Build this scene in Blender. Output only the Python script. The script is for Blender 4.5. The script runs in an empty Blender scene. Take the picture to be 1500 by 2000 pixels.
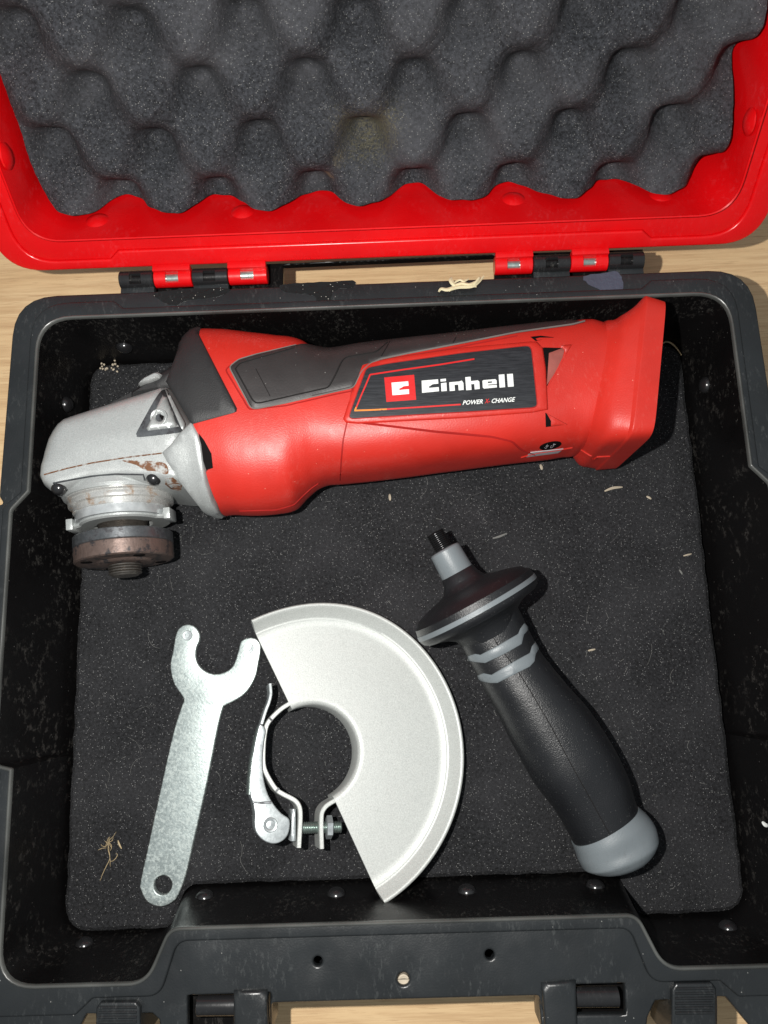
import bpy, bmesh, math, random
import numpy as np
from mathutils import Vector, Matrix
from mathutils.geometry import delaunay_2d_cdt
from mathutils.bvhtree import BVHTree
random.seed(7); rng = np.random.default_rng(7)
S = 0.00107                 # metres per drawing unit (everything is drafted in ~mm and scaled at the end)
scene = bpy.context.scene
# ------------------------------------------------------------------ camera
ROT = (math.radians(11.4), math.radians(1.03), math.radians(-1.83))
CPOS = np.array([1.5, -38.1, 320.0]); F = 1503.0
cd = bpy.data.cameras.new('camera'); cam = bpy.data.objects.new('camera', cd)
scene.collection.objects.link(cam); scene.camera = cam
cd.sensor_fit = 'VERTICAL'; cd.sensor_height = 24.0; cd.lens = F / 2000.0 * 24.0
cd.clip_start = 0.01; cd.clip_end = 50
cam.location = CPOS * S; cam.rotation_euler = ROT
# ------------------------------------------------------------------ light: the phone's flash lamp beside its lens, dim room light from above
w = bpy.data.worlds.new('World'); scene.world = w; w.use_nodes = True
nt = w.node_tree; bg = nt.nodes['Background']
tc = nt.nodes.new('ShaderNodeTexCoord'); sp = nt.nodes.new('ShaderNodeSeparateXYZ'); nt.links.new(tc.outputs['Generated'], sp.inputs[0])
rp = nt.nodes.new('ShaderNodeValToRGB'); nt.links.new(sp.outputs['Z'], rp.inputs[0])
rp.color_ramp.elements[0].position = 0.0; rp.color_ramp.elements[0].color = (0.25, 0.25, 0.25, 1)
rp.color_ramp.elements[1].position = 1.0; rp.color_ramp.elements[1].color = (0.86, 0.95, 1.0, 1)
nt.links.new(rp.outputs[0], bg.inputs['Color']); bg.inputs['Strength'].default_value = 0.40
ld = bpy.data.lights.new('flash_lamp', 'POINT'); ld.energy = 5.7; ld.shadow_soft_size = 0.0022; ld.color = (1.0, 0.975, 0.93)
lamp = bpy.data.objects.new('flash_lamp', ld); scene.collection.objects.link(lamp)
lamp.location = (CPOS + np.array([-40, 12, 0])) * S
scene.view_settings.view_transform = 'Standard'; scene.view_settings.look = 'None'
scene.view_settings.exposure = 0; scene.view_settings.gamma = 1; scene.view_settings.use_curve_mapping = False
scene.render.engine = 'CYCLES'
# ------------------------------------------------------------------ drafting helpers: place points at their true distance
def rotm(rx, ry, rz):
    c, s = math.cos, math.sin
    X = np.array([[1, 0, 0], [0, c(rx), -s(rx)], [0, s(rx), c(rx)]]); Y = np.array([[c(ry), 0, s(ry)], [0, 1, 0], [-s(ry), 0, c(ry)]])
    Z = np.array([[c(rz), -s(rz), 0], [s(rz), c(rz), 0], [0, 0, 1]]); return Z @ Y @ X
RM = rotm(*ROT)
def ray(p):
    return RM @ np.array([(p[0] - 750) / F, -(p[1] - 1000) / F, -1.0])
def at(p, z=0.0):
    d = ray(p); return CPOS + d * ((z - CPOS[2]) / d[2])
def aty(p, y):
    d = ray(p); return CPOS + d * ((y - CPOS[1]) / d[1])
def proj(P):
    q = (np.asarray(P, float) - CPOS) @ RM
    return np.stack([750 - F * q[..., 0] / q[..., 2], 1000 + F * q[..., 1] / q[..., 2]], -1)
def z2(o, s, pts):          # coordinates read in an enlarged detail view
    return [(o[0] + x * s, o[1] + y * s) for x, y in pts]

MAT = {}
def mesh_obj(name, verts, faces, mat=None, parent=None, smooth=True, sharp=35):
    me = bpy.data.meshes.new(name); me.from_pydata([tuple(map(float, v)) for v in verts], [], faces); me.validate(); me.update()
    o = bpy.data.objects.new(name, me); scene.collection.objects.link(o)
    if mat: me.materials.append(MAT[mat])
    if smooth:
        me.polygons.foreach_set('use_smooth', [True] * len(me.polygons))
        me.set_sharp_from_angle(angle=math.radians(sharp))
    if parent: o['par'] = 1; o.parent = parent
    return o
def fixn(o):
    bm = bmesh.new(); bm.from_mesh(o.data); bmesh.ops.remove_doubles(bm, verts=bm.verts, dist=1e-4)
    bmesh.ops.recalc_face_normals(bm, faces=bm.faces); bm.to_mesh(o.data); bm.free(); return o
def empty(name, loc, label, cat, group=None):
    o = bpy.data.objects.new(name, None); scene.collection.objects.link(o); o.location = loc; o.empty_display_size = 10
    o['label'] = label; o['category'] = cat
    if group: o['group'] = group
    return o
def tag(o, label, cat, group=None):
    o['label'] = label; o['category'] = cat
    if group: o['group'] = group
    return o
def joinobj(a, b):          # merge mesh b into a (same material)
    bm = bmesh.new(); bm.from_mesh(a.data); bm.from_mesh(b.data); bm.to_mesh(a.data); bm.free()
    me = b.data; bpy.data.objects.remove(b); bpy.data.meshes.remove(me); return a

def rnd(keys, seg=8):       # polygon with rounded corners; keys (x, y, r)
    out = []; n = len(keys)
    for i in range(n):
        p = np.array(keys[i][:2], float); r = keys[i][2] if len(keys[i]) > 2 else 0
        a = np.array(keys[i - 1][:2], float) - p; b = np.array(keys[(i + 1) % n][:2], float) - p
        la, lb = np.linalg.norm(a), np.linalg.norm(b); a /= la; b /= lb
        ang = math.acos(max(-1, min(1, a @ b)))
        if r <= 0: r = 0.01
        t = min(r / math.tan(ang / 2) if abs(math.tan(ang / 2)) > 1e-6 else r, la * .49, lb * .49)
        p0, p1 = p + a * t, p + b * t
        for k in range(seg + 1):
            s = k / seg; out.append(tuple((1 - s) ** 2 * p0 + 2 * s * (1 - s) * p + s * s * p1))
    return out
def koff(K, d):             # offset a keyed polygon outwards by d
    P = np.array([k[:2] for k in K], float); A = P - np.roll(P, 1, 0); Bq = np.roll(P, -1, 0) - P
    ar = (P[:, 0] * np.roll(P[:, 1], -1) - P[:, 1] * np.roll(P[:, 0], -1)).sum(); sg = 1 if ar > 0 else -1
    A /= np.linalg.norm(A, axis=1)[:, None]; Bq /= np.linalg.norm(Bq, axis=1)[:, None]
    n1 = np.stack([A[:, 1], -A[:, 0]], 1) * sg; n2 = np.stack([Bq[:, 1], -Bq[:, 0]], 1) * sg; m = n1 + n2; m /= (m * n1).sum(1)[:, None]
    turn = (A[:, 0] * Bq[:, 1] - A[:, 1] * Bq[:, 0]) * sg
    return [(x + m[i, 0] * d, y + m[i, 1] * d, max(.4, r + (d if turn[i] > 0 else -d))) for i, (x, y, r) in enumerate(K)]
def dens(pts, step, closed=True):
    out = []; n = len(pts)
    for i in range(n if closed else n - 1):
        a = np.array(pts[i], float); b = np.array(pts[(i + 1) % n], float); k = max(1, int(math.ceil(np.linalg.norm(b - a) / step)))
        for j in range(k): out.append(tuple(a + (b - a) * j / k))
    if not closed: out.append(tuple(pts[-1]))
    return out
def smoothp(pts, n=6, closed=True):     # Catmull-Rom
    P = [np.array(p, float) for p in pts]; m = len(P); out = []
    for i in range(m if closed else m - 1):
        if closed: a, b, c, d = P[i - 1], P[i], P[(i + 1) % m], P[(i + 2) % m]
        else: a, b, c, d = P[max(i - 1, 0)], P[i], P[i + 1], P[min(i + 2, m - 1)]
        for j in range(n):
            t = j / n; out.append(tuple(.5 * ((2 * b) + (c - a) * t + (2 * a - 5 * b + 4 * c - d) * t * t + (3 * b - a - 3 * c + d) * t ** 3)))
    if not closed: out.append(tuple(P[-1]))
    return out
def segdist(Q, loops):
    Q = np.asarray(Q, float); best = np.full(len(Q), 1e9)
    for L in loops:
        A = np.array(L, float); B = np.roll(A, -1, 0); D = B - A; dd = (D ** 2).sum(1) + 1e-12
        t = np.clip(((Q[:, None, :] - A[None]) * D[None]).sum(2) / dd[None], 0, 1)
        best = np.minimum(best, np.sqrt((((A[None] + t[..., None] * D[None]) - Q[:, None, :]) ** 2).sum(2)).min(1))
    return best
def inside(Q, L):
    Q = np.asarray(Q, float); A = np.array(L, float); B = np.roll(A, -1, 0); x, y = Q[:, 0:1], Q[:, 1:2]
    c = ((A[None, :, 1] > y) != (B[None, :, 1] > y)) & (x < (B[None, :, 0] - A[None, :, 0]) * (y - A[None, :, 1]) / (B[None, :, 1] - A[None, :, 1] + 1e-15) + A[None, :, 0])
    return c.sum(1) % 2 == 1
def tri2d(loops, grid, rings=()):
    """triangulate outline (first loop) with holes; interior points on a grid plus inset rings"""
    vs = []; es = []
    for L in loops:
        b = len(vs); vs += [tuple(p) for p in L]; es += [(b + i, b + (i + 1) % len(L)) for i in range(len(L))]
    O = np.array(loops[0], float); lo, hi = O.min(0), O.max(0); extra = []
    gx = np.arange(lo[0] + grid * .37, hi[0], grid); gy = np.arange(lo[1] + grid * .41, hi[1], grid)
    if len(gx) and len(gy):
        G = np.stack(np.meshgrid(gx, gy), -1).reshape(-1, 2)
        m = inside(G, loops[0])
        for H in loops[1:]: m &= ~inside(G, H)
        G = G[m]
        if len(G):
            d = segdist(G, loops); G = G[d > (max(rings) + grid * .35 if rings else grid * .3)]; extra.append(G)
    for r in rings:
        for k, L in enumerate(loops):
            A = np.array(L, float); T = np.roll(A, -1, 0) - np.roll(A, 1, 0); T /= np.linalg.norm(T, axis=1)[:, None] + 1e-12
            N = np.stack([-T[:, 1], T[:, 0]], 1)
            for sgn in (1, -1):
                Q = A + N * r * sgn; m = inside(Q, loops[0])
                for H in loops[1:]: m &= ~inside(Q, H)
                Q = Q[m]
                if len(Q): extra.append(Q[segdist(Q, loops) > r * .93])
    if extra: vs += [tuple(p) for p in np.concatenate(extra)]
    r = delaunay_2d_cdt([Vector(p) for p in vs], es, [], 0, 1e-5)
    V = np.array([tuple(v) for v in r[0]]); Fc = [tuple(f) for f in r[2]]
    cen = np.array([V[list(f)].mean(0) for f in Fc]); keep = inside(cen, loops[0])
    for H in loops[1:]: keep &= ~inside(cen, H)
    Fc = [f for f, k in zip(Fc, keep) if k]
    used = sorted({i for f in Fc for i in f}); mp_ = {j: i for i, j in enumerate(used)}; V = V[used]; Fc = [tuple(mp_[i] for i in f) for f in Fc]
    return V, Fc, segdist(V, loops)
def solid_from_tri(top, bot, faces):
    """top & bottom vertex sheets plus walls on the open edges"""
    n = len(top); V = list(top) + list(bot); Fs = list(faces) + [tuple(n + i for i in reversed(f)) for f in faces]
    cnt = {}
    for f in faces:
        for i in range(len(f)):
            a, b = f[i], f[(i + 1) % len(f)]; cnt[(a, b)] = 1
    for (a, b) in list(cnt):
        if (b, a) not in cnt: Fs.append((b, a, n + a, n + b))
    return V, Fs
def pillow(name, loops, ztop, zbot, mat, parent=None, grid=3.0, rings=(), frame=None, sharp=35, step=2.0):
    """outline extruded from zbot up to ztop(x, y, d)  (d = distance from the edge)"""
    loops = [dens(L, step) for L in loops]
    V, Fc, d = tri2d(loops, grid, rings)
    zt = np.array([ztop(V[i, 0], V[i, 1], d[i]) for i in range(len(V))]) if callable(ztop) else np.full(len(V), float(ztop))
    top = np.column_stack([V, zt]); bot = np.column_stack([V, np.full(len(V), float(zbot))])
    if frame is not None: top = np.array([frame(p) for p in top]); bot = np.array([frame(p) for p in bot])
    Vs, Fs = solid_from_tri(top, bot, Fc)
    return fixn(mesh_obj(name, Vs, Fs, mat, parent, sharp=sharp)) if True else None
def edge_round(z1, R, drop=None):
    drop = R if drop is None else drop
    return lambda x, y, d: z1 - drop + drop * math.sqrt(max(0, 1 - (1 - min(d / R, 1)) ** 2))
def plate(name, loops, z0, z1, bev, mat, parent=None, frame=None, step=3.0):
    rr = [bev * k for k in (.08, .3, .65, 1.0)]
    return pillow(name, loops, edge_round(z1, bev), z0, mat, parent, grid=1e6, rings=rr, frame=frame, step=step, sharp=50)
def ribbon(name, path, wdt, z0, z1, mat, parent=None, frame=None, bev=.25):
    P = np.array(path, float); T = np.gradient(P, axis=0); T /= np.linalg.norm(T, axis=1)[:, None]; N = np.stack([-T[:, 1], T[:, 0]], 1)
    L = P + N * wdt / 2; Rr = P - N * wdt / 2; b = bev
    V = []; Fs = []
    for i in range(len(P)):
        n = N[i]
        for q, z in ((L[i], z0), (L[i], z1 - b), (L[i] - n * b, z1), (Rr[i] + n * b, z1), (Rr[i], z1 - b), (Rr[i], z0)):
            p = (q[0], q[1], z); V.append(frame(p) if frame else p)
    for i in range(len(P) - 1):
        for k in range(6): Fs.append((i * 6 + k, i * 6 + (k + 1) % 6, i * 6 + 6 + (k + 1) % 6, i * 6 + 6 + k))
    Fs.append(tuple(range(6))); Fs.append(tuple(range(len(V) - 6, len(V))))
    return fixn(mesh_obj(name, V, Fs, mat, parent, sharp=40))
def tube(name, pts, r, mat, parent=None, n=6, taper=True):
    P = np.array(pts, float); T = np.gradient(P, axis=0); T /= np.linalg.norm(T, axis=1)[:, None] + 1e-9; V = []; Fs = []
    for i in range(len(P)):
        a = np.cross(T[i], (0.1, .2, 1.0)); a /= np.linalg.norm(a) + 1e-9; b = np.cross(T[i], a)
        rr = r * (1 if not taper else (.35 + .65 * math.sin(math.pi * (i + .5) / len(P))))
        for k in range(n):
            t = 2 * math.pi * k / n; V.append(P[i] + (a * math.cos(t) + b * math.sin(t)) * rr)
    for i in range(len(P) - 1):
        for k in range(n): Fs.append((i * n + k, i * n + (k + 1) % n, (i + 1) * n + (k + 1) % n, (i + 1) * n + k))
    Fs.append(tuple(reversed(range(n)))); Fs.append(tuple(range(len(V) - n, len(V))))
    return mesh_obj(name, V, Fs, mat, parent)
def lathe(name, O, A, prof, mat, parent=None, n=64, up=(0, 0, 1), squash=1.0, sharp=30, rfun=None):
    """profile (t, r) turned about the axis O + t*A"""
    O = np.array(O, float); A = np.array(A, float); A /= np.linalg.norm(A); u = np.cross(A, up); u /= np.linalg.norm(u); v = np.cross(u, A)
    V = []; Fs = []
    for t, r in prof:
        for k in range(n):
            a = 2 * math.pi * k / n; q = r * (rfun(a, t) if rfun else 1); V.append(O + A * t + u * q * math.cos(a) + v * q * squash * math.sin(a))
    for i in range(len(prof) - 1):
        for k in range(n): Fs.append((i * n + k, i * n + (k + 1) % n, (i + 1) * n + (k + 1) % n, (i + 1) * n + k))
    Fs.append(tuple(range(n))); Fs.append(tuple(range(len(V) - n, len(V))))
    return fixn(mesh_obj(name, V, Fs, mat, parent, sharp=sharp))
def box(name, c, h, mat, parent=None, ax=None, bev=.3):
    bm = bmesh.new(); bmesh.ops.create_cube(bm, size=2)
    bmesh.ops.scale(bm, vec=h, verts=bm.verts)
    if bev: bmesh.ops.bevel(bm, geom=bm.edges[:], offset=bev, segments=2, affect='EDGES', profile=.5)
    me = bpy.data.meshes.new(name); 
    if ax is not None: bm.transform(Matrix([list(r) for r in np.array(ax).T]).to_4x4())
    bm.transform(Matrix.Translation(Vector([float(q) for q in c]))); bm.to_mesh(me); bm.free()
    o = bpy.data.objects.new(name, me); scene.collection.objects.link(o); me.materials.append(MAT[mat])
    if bev:
        me.polygons.foreach_set('use_smooth', [True] * len(me.polygons)); me.set_sharp_from_angle(angle=math.radians(40))
    if parent: o.parent = parent
    return o
class Loft:
    """closed body through stations (edge point a, edge point b, centre height, half thickness, squareness)"""
    def __init__(s, st, N=160, lin=False):
        zt = [(q[5] if len(q) > 5 else (q[2], q[2])) for q in st]; A = np.array([at(q[0], z[0]) for q, z in zip(st, zt)]); B = np.array([at(q[1], z[1]) for q, z in zip(st, zt)]); A[:, 2] = B[:, 2] = [q[2] for q in st]
        C = (A + B) / 2; H = (A - B) / 2; X = np.column_stack([C, H, [q[3] for q in st], [q[4] for q in st]])
        L = np.r_[0, np.cumsum(np.linalg.norm(np.diff(C, axis=0), axis=1))]; s.L = L; s.len = L[-1]
        u = np.linspace(0, L[-1], N); s.u = u
        if lin: s.X = np.column_stack([np.interp(u, L, X[:, k]) for k in range(8)])
        else:   # monotone-ish cubic (Catmull-Rom tangents limited)
            D = np.diff(X, axis=0) / np.diff(L)[:, None]; M = np.zeros_like(X)
            M[0] = D[0]; M[-1] = D[-1]
            for i in range(1, len(L) - 1):
                same = (D[i - 1] * D[i]) > 0
                M[i] = np.where(same, 2 * D[i - 1] * D[i] / (D[i - 1] + D[i] + 1e-12), 0)
            M[:, 0:2] = np.gradient(X[:, 0:2], L, axis=0)
            k = np.clip(np.searchsorted(L, u, side='right') - 1, 0, len(L) - 2); h = (L[k + 1] - L[k])[:, None]; t = ((u - L[k]) / (L[k + 1] - L[k]))[:, None]
            s.X = (2 * t ** 3 - 3 * t ** 2 + 1) * X[k] + (t ** 3 - 2 * t ** 2 + t) * h * M[k] + (-2 * t ** 3 + 3 * t ** 2) * X[k + 1] + (t ** 3 - t ** 2) * h * M[k + 1]
        s.R = float(np.mean(np.linalg.norm(H, axis=1)))
    def ev(s, u, th):
        u = np.clip(np.asarray(u, float), 0, s.len); th = np.asarray(th, float)
        X = np.stack([np.interp(u, s.u, s.X[:, k]) for k in range(8)], -1)
        c, q = np.cos(th), np.sin(th); e = 2.0 / X[..., 7]
        c = np.sign(c) * np.abs(c) ** e; q = np.sign(q) * np.abs(q) ** e
        P = X[..., 0:3] + X[..., 3:6] * c[..., None]; P[..., 2] += X[..., 6] * q; return P
    def nrm(s, u, th):
        a = s.ev(np.asarray(u) + .8, th) - s.ev(np.asarray(u) - .8, th); b = s.ev(u, np.asarray(th) + .03) - s.ev(u, np.asarray(th) - .03)
        n = np.cross(a, b); n /= np.linalg.norm(n, axis=-1)[..., None] + 1e-12
        C = np.stack([np.interp(np.clip(u, 0, s.len), s.u, s.X[:, k]) for k in range(3)], -1); sg = np.sign(((s.ev(u, th) - C) * n).sum(-1)); return n * sg[..., None]
    def mesh(s, name, mat, parent, u0=None, nu=150, nt=112, sharp=60, uend=None):
        th = np.linspace(0, 2 * math.pi, nt, endpoint=False); V = []; Fs = []; ue = s.len if uend is None else uend
        # even spacing of the ring points along the squarish section
        for i in range(nu):
            v = i / (nu - 1); us = np.array([(u0(t) if u0 else 0.0) for t in th]); V += list(s.ev(us + (ue - us) * v, th))
        for i in range(nu - 1):
            for k in range(nt): Fs.append((i * nt + k, i * nt + (k + 1) % nt, (i + 1) * nt + (k + 1) % nt, (i + 1) * nt + k))
        for b in (0, (nu - 1) * nt):    # end caps as fans
            V.append(np.mean(np.array(V[b:b + nt]), 0)); c = len(V) - 1
            Fs += [(b + k, b + (k + 1) % nt, c) for k in range(nt)]
        return fixn(mesh_obj(name, V, Fs, mat, parent, sharp=sharp))
    def prep(s):
        s.gu = np.linspace(0, s.len, 700); s.gt = np.linspace(0, math.pi, 420)
        U, T = np.meshgrid(s.gu, s.gt, indexing='ij'); P = s.ev(U, T); N_ = s.nrm(U, T); f_ = (((P - CPOS) * N_).sum(-1) < 0).ravel(); s.G = proj(P).reshape(-1, 2)[f_]; s.U = U.ravel()[f_]; s.T = T.ravel()[f_]
    def ut(s, p):
        if not hasattr(s, 'G'): s.prep()
        q = np.array(p[:2], float); i = int(np.argmin(((s.G - q) ** 2).sum(1))); u, t = float(s.U[i]), float(s.T[i])
        for _ in range(3):
            X = proj(s.ev(np.array([u, u + .05, u]), np.array([t, t, t + .002]))); J = np.array([(X[1] - X[0]) / .05, (X[2] - X[0]) / .002]).T
            if abs(np.linalg.det(J)) < 60: break
            d = np.linalg.solve(J, q - X[0])
            if abs(d[0]) > 1.2 or abs(d[1]) > .05: break
            u += d[0]; t += d[1]
        if len(p) > 2 and p[2] > 9: return (u, p[2] - 10)      # absolute angle
        if len(p) > 2: t = t - p[2]      # third value: carry the edge this far round past the silhouette
        return (u, t)
    def overlay(s, name, pts, h, mat, parent, grid=2.2, step=5.0, holes=(), ins=.5, sm=0, depth=.6):
        if sm: pts = smoothp([p if len(p) > 2 else (p[0], p[1], 0) for p in pts], sm)
        def cv(L):
            L = [p if len(p) > 2 else (p[0], p[1], 0.0) for p in L]
            return [(s.ut(p)[0], s.ut(p)[1] * s.R) for p in dens(L, step)]
        loops = [cv(pts)] + [cv(q) for q in holes]
        V, Fc, d = tri2d(loops, grid, (ins,) if ins else ())
        u, t = V[:, 0], V[:, 1] / s.R; P = s.ev(u, t); n = s.nrm(u, t)
        k = np.clip(d / ins, 0, 1) if ins else np.ones(len(d)); top = P + n * (h * (.35 + .65 * k))[:, None]; bot = P - n * depth
        Vs, Fs = solid_from_tri(top, bot, Fc); return fixn(mesh_obj(name, Vs, Fs, mat, parent, sharp=60))
    def line(s, name, pts, r, mat, parent, lift=0.0, step=6.0):
        pts = dens([p if len(p) > 2 else (p[0], p[1], 0.0) for p in pts], step, False); Q = [s.ut(p) for p in pts]
        u = np.array([q[0] for q in Q]); t = np.array([q[1] for q in Q])
        if len(u) > 4:
            k = np.array([.25, .5, .25]); u[1:-1] = np.convolve(u, k, 'valid'); t[1:-1] = np.convolve(t, k, 'valid')
        P = s.ev(u, t) + s.nrm(u, t) * lift; return tube(name, P, r, mat, parent, n=6, taper=False)
    def drape(s, V2, off):
        P = []
        for p in V2:
            u, t = s.ut(p); P.append(s.ev(u, t) + s.nrm(u, t) * off)
        return P
def bvh_of(objs):
    V = []; Fs = []
    for o in objs:
        b = len(V); V += [tuple(v.co) for v in o.data.vertices]; Fs += [tuple(b + i for i in p.vertices) for p in o.data.polygons]
    return BVHTree.FromPolygons(V, Fs)
def hit(bv, p):
    d = ray(p); l, n, i, dist = bv.ray_cast(Vector(CPOS), Vector(d / np.linalg.norm(d)))
    if l is None: return None, None
    n = np.array(n); n = n if n @ d < 0 else -n
    return np.array(l), n
def drape_bv(name, loops, bv, h, mat, parent, grid=8, step=6, ins=0, depth=.5):
    loops = [dens(L, step) for L in loops]; V, Fc, d = tri2d(loops, grid, (ins,) if ins else ()); top = []; bot = []; ok = []
    for i, p in enumerate(V):
        l, n = hit(bv, p); ok.append(l is not None)
        if l is None: l = np.zeros(3); n = np.array([0, 0, 1.])
        k = h * (1 if not ins else .3 + .7 * min(d[i] / ins, 1)); top.append(l + n * k); bot.append(l - n * depth)
    Fc = [f for f in Fc if all(ok[i] for i in f)]; Vs, Fs = solid_from_tri(top, bot, Fc); return fixn(mesh_obj(name, Vs, Fs, mat, parent, sharp=60))

# ------------------------------------------------------------------ materials
def nodemat(name):
    m = bpy.data.materials.new(name); m.use_nodes = True; n = m.node_tree; b = n.nodes['Principled BSDF']; MAT[name] = m
    tcn = n.nodes.new('ShaderNodeTexCoord'); mp = n.nodes.new('ShaderNodeMapping'); n.links.new(tcn.outputs['Object'], mp.inputs[0])
    mp.inputs['Scale'].default_value = (1 / S,) * 3
    return m, n, b, mp
def nz(n, mp, scale, detail=3, rough=.55, stretch=None, typ='noise', rot=None):
    src = mp.outputs[0]
    if stretch or rot:
        m2 = n.nodes.new('ShaderNodeMapping'); n.links.new(src, m2.inputs[0])
        if stretch: m2.inputs['Scale'].default_value = stretch
        if rot: m2.inputs['Rotation'].default_value = rot
        src = m2.outputs[0]
    if typ == 'noise':
        t = n.nodes.new('ShaderNodeTexNoise'); t.inputs['Detail'].default_value = detail; t.inputs['Roughness'].default_value = rough
    else: t = n.nodes.new('ShaderNodeTexVoronoi')
    t.inputs['Scale'].default_value = scale; n.links.new(src, t.inputs['Vector']); return t
def ramp(n, fac, stops):
    r = n.nodes.new('ShaderNodeValToRGB'); n.links.new(fac, r.inputs[0]); e = r.color_ramp.elements
    while len(e) < len(stops): e.new(.5)
    for i, (p, c) in enumerate(stops): e[i].position = p; e[i].color = (*c, 1) if len(c) == 3 else c
    return r.outputs[0]
def mix(n, fac, a, b):
    m = n.nodes.new('ShaderNodeMix'); m.data_type = 'RGBA'
    for k, v in ((0, fac), (6, a), (7, b)):
        if isinstance(v, (int, float)): m.inputs[k].default_value = v
        elif isinstance(v, tuple): m.inputs[k].default_value = (*v, 1)
        else: n.links.new(v, m.inputs[k])
    return m.outputs[2]
def math_(n, op, a, b=0.0):
    m = n.nodes.new('ShaderNodeMath'); m.operation = op
    for k, v in ((0, a), (1, b)):
        if isinstance(v, (int, float)): m.inputs[k].default_value = v
        else: n.links.new(v, m.inputs[k])
    return m.outputs[0]
def bump(n, b, h, dist, strength=1.0, prev=None):
    k = n.nodes.new('ShaderNodeBump'); k.inputs['Strength'].default_value = strength; k.inputs['Distance'].default_value = dist * S
    n.links.new(h, k.inputs['Height'])
    if prev: n.links.new(prev, k.inputs['Normal'])
    n.links.new(k.outputs[0], b.inputs['Normal']); return k.outputs[0]
def plastic(name, col, rough, grain=1.6, gd=.05, var=.12, scuff=0.0, scuffcol=(.3, .3, .3), speck=0.0, spec=.5, speckcol=(.5, .5, .47)):
    m, n, b, mp = nodemat(name); b.inputs['Specular IOR Level'].default_value = spec
    a = nz(n, mp, .035, 4); c = mix(n, ramp(n, a.outputs[0], [(.3, (0, 0, 0)), (.7, (1, 1, 1))]), tuple(x * (1 - var) for x in col), tuple(min(1, x * (1 + var)) for x in col))
    f = nz(n, mp, grain, 2)
    if scuff:
        s1 = nz(n, mp, .75, 6, .75, stretch=(1, .4, .5), rot=(0, 0, .6)); s2 = nz(n, mp, .055, 3)
        k = math_(n, 'MULTIPLY', ramp(n, s1.outputs[0], [(.535, (0, 0, 0)), (.62, (1, 1, 1))]), ramp(n, s2.outputs[0], [(.45, (0, 0, 0)), (.60, (1, 1, 1))]))
        k = math_(n, 'MULTIPLY', k, scuff); c = mix(n, k, c, scuffcol)
    if speck:
        v = nz(n, mp, 1.1, typ='v'); w_ = n.nodes.new('ShaderNodeSeparateColor'); n.links.new(v.outputs['Color'], w_.inputs[0])
        k = math_(n, 'MULTIPLY', math_(n, 'LESS_THAN', v.outputs['Distance'], .22), math_(n, 'GREATER_THAN', w_.outputs[0], 1 - speck)); c = mix(n, k, c, speckcol)
    n.links.new(c, b.inputs['Base Color'])
    r = n.nodes.new('ShaderNodeMapRange'); rr = nz(n, mp, .12, 4); n.links.new(rr.outputs[0], r.inputs[0]); r.inputs['From Min'].default_value = .3; r.inputs['From Max'].default_value = .7
    r.inputs['To Min'].default_value = rough - .06; r.inputs['To Max'].default_value = rough + .07; n.links.new(r.outputs[0], b.inputs['Roughness'])
    bump(n, b, f.outputs[0], gd); return m
def metal(name, col, rough, metallic=.8, grain=1.5, gd=.03, blot=None, blotscale=.12, brushed=None, blotpos=(.48, .6)):
    m, n, b, mp = nodemat(name); b.inputs['Metallic'].default_value = metallic
    f = nz(n, mp, grain, 3, stretch=brushed); c = mix(n, ramp(n, f.outputs[0], [(.3, (0, 0, 0)), (.7, (1, 1, 1))]), tuple(x * .82 for x in col), tuple(min(1, x * 1.1) for x in col))
    if blot:
        s1 = nz(n, mp, blotscale, 6, .68); c = mix(n, ramp(n, s1.outputs[0], [(blotpos[0], (0, 0, 0)), (blotpos[1], (1, 1, 1))]), c, blot)
        met = ramp(n, s1.outputs[0], [(blotpos[0], (metallic,) * 3), (blotpos[1], (metallic * .35,) * 3)]); n.links.new(met, b.inputs['Metallic'])
    n.links.new(c, b.inputs['Base Color'])
    rr = nz(n, mp, .3, 4); rmp = n.nodes.new('ShaderNodeMapRange'); n.links.new(rr.outputs[0], rmp.inputs[0]); rmp.inputs['To Min'].default_value = rough - .1; rmp.inputs['To Max'].default_value = rough + .1
    n.links.new(rmp.outputs[0], b.inputs['Roughness']); bump(n, b, f.outputs[0], gd); return m
plastic('red_housing', (.53, .024, .015), .42, grain=1.8, gd=.06, speck=.008, speckcol=(.70, .2, .15), scuff=.07, scuffcol=(.66, .30, .25))
plastic('red_lid', (.66, .003, .005), .27, grain=.5, gd=.03, var=.08, scuff=.13, scuffcol=(.75, .10, .12), speck=0)
plastic('black_case', (.0135, .0155, .017), .33, grain=1.6, gd=.05, var=.3, scuff=.55, scuffcol=(.06, .064, .064), speck=.008, speckcol=(.2, .2, .19), spec=.62)
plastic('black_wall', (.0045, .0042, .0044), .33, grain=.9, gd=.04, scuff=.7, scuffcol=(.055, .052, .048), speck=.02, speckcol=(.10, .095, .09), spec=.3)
plastic('black_gloss', (.014, .014, .015), .24, grain=.8, gd=.03, scuff=.3, scuffcol=(.06, .06, .06), spec=.5)
plastic('boss_black', (.014, .014, .015), .20, grain=.4, gd=.01, spec=.8)
plastic('lip_highlight', (.075, .078, .074), .30, grain=1.0, gd=.03, var=.5, spec=.8)  # lighter grey paints the catch-light along the rim lip into its colour
plastic('wet_black', (.008, .008, .008), .22, gd=.1, grain=.6, speck=.12, speckcol=(.35, .34, .3), scuff=.5, scuffcol=(.03, .03, .03))
plastic('tape_grey', (.055, .062, .09), .5, gd=.25, grain=.7, var=.3)
plastic('collar_black', (.020, .020, .021), .55, grain=2.2, gd=.12, speck=.01, speckcol=(.12, .12, .12))
plastic('grip_rubber', (.030, .0265, .0265), .50, grain=1.2, gd=.05, var=.25, speck=.02, speckcol=(.2, .2, .19))
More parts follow.
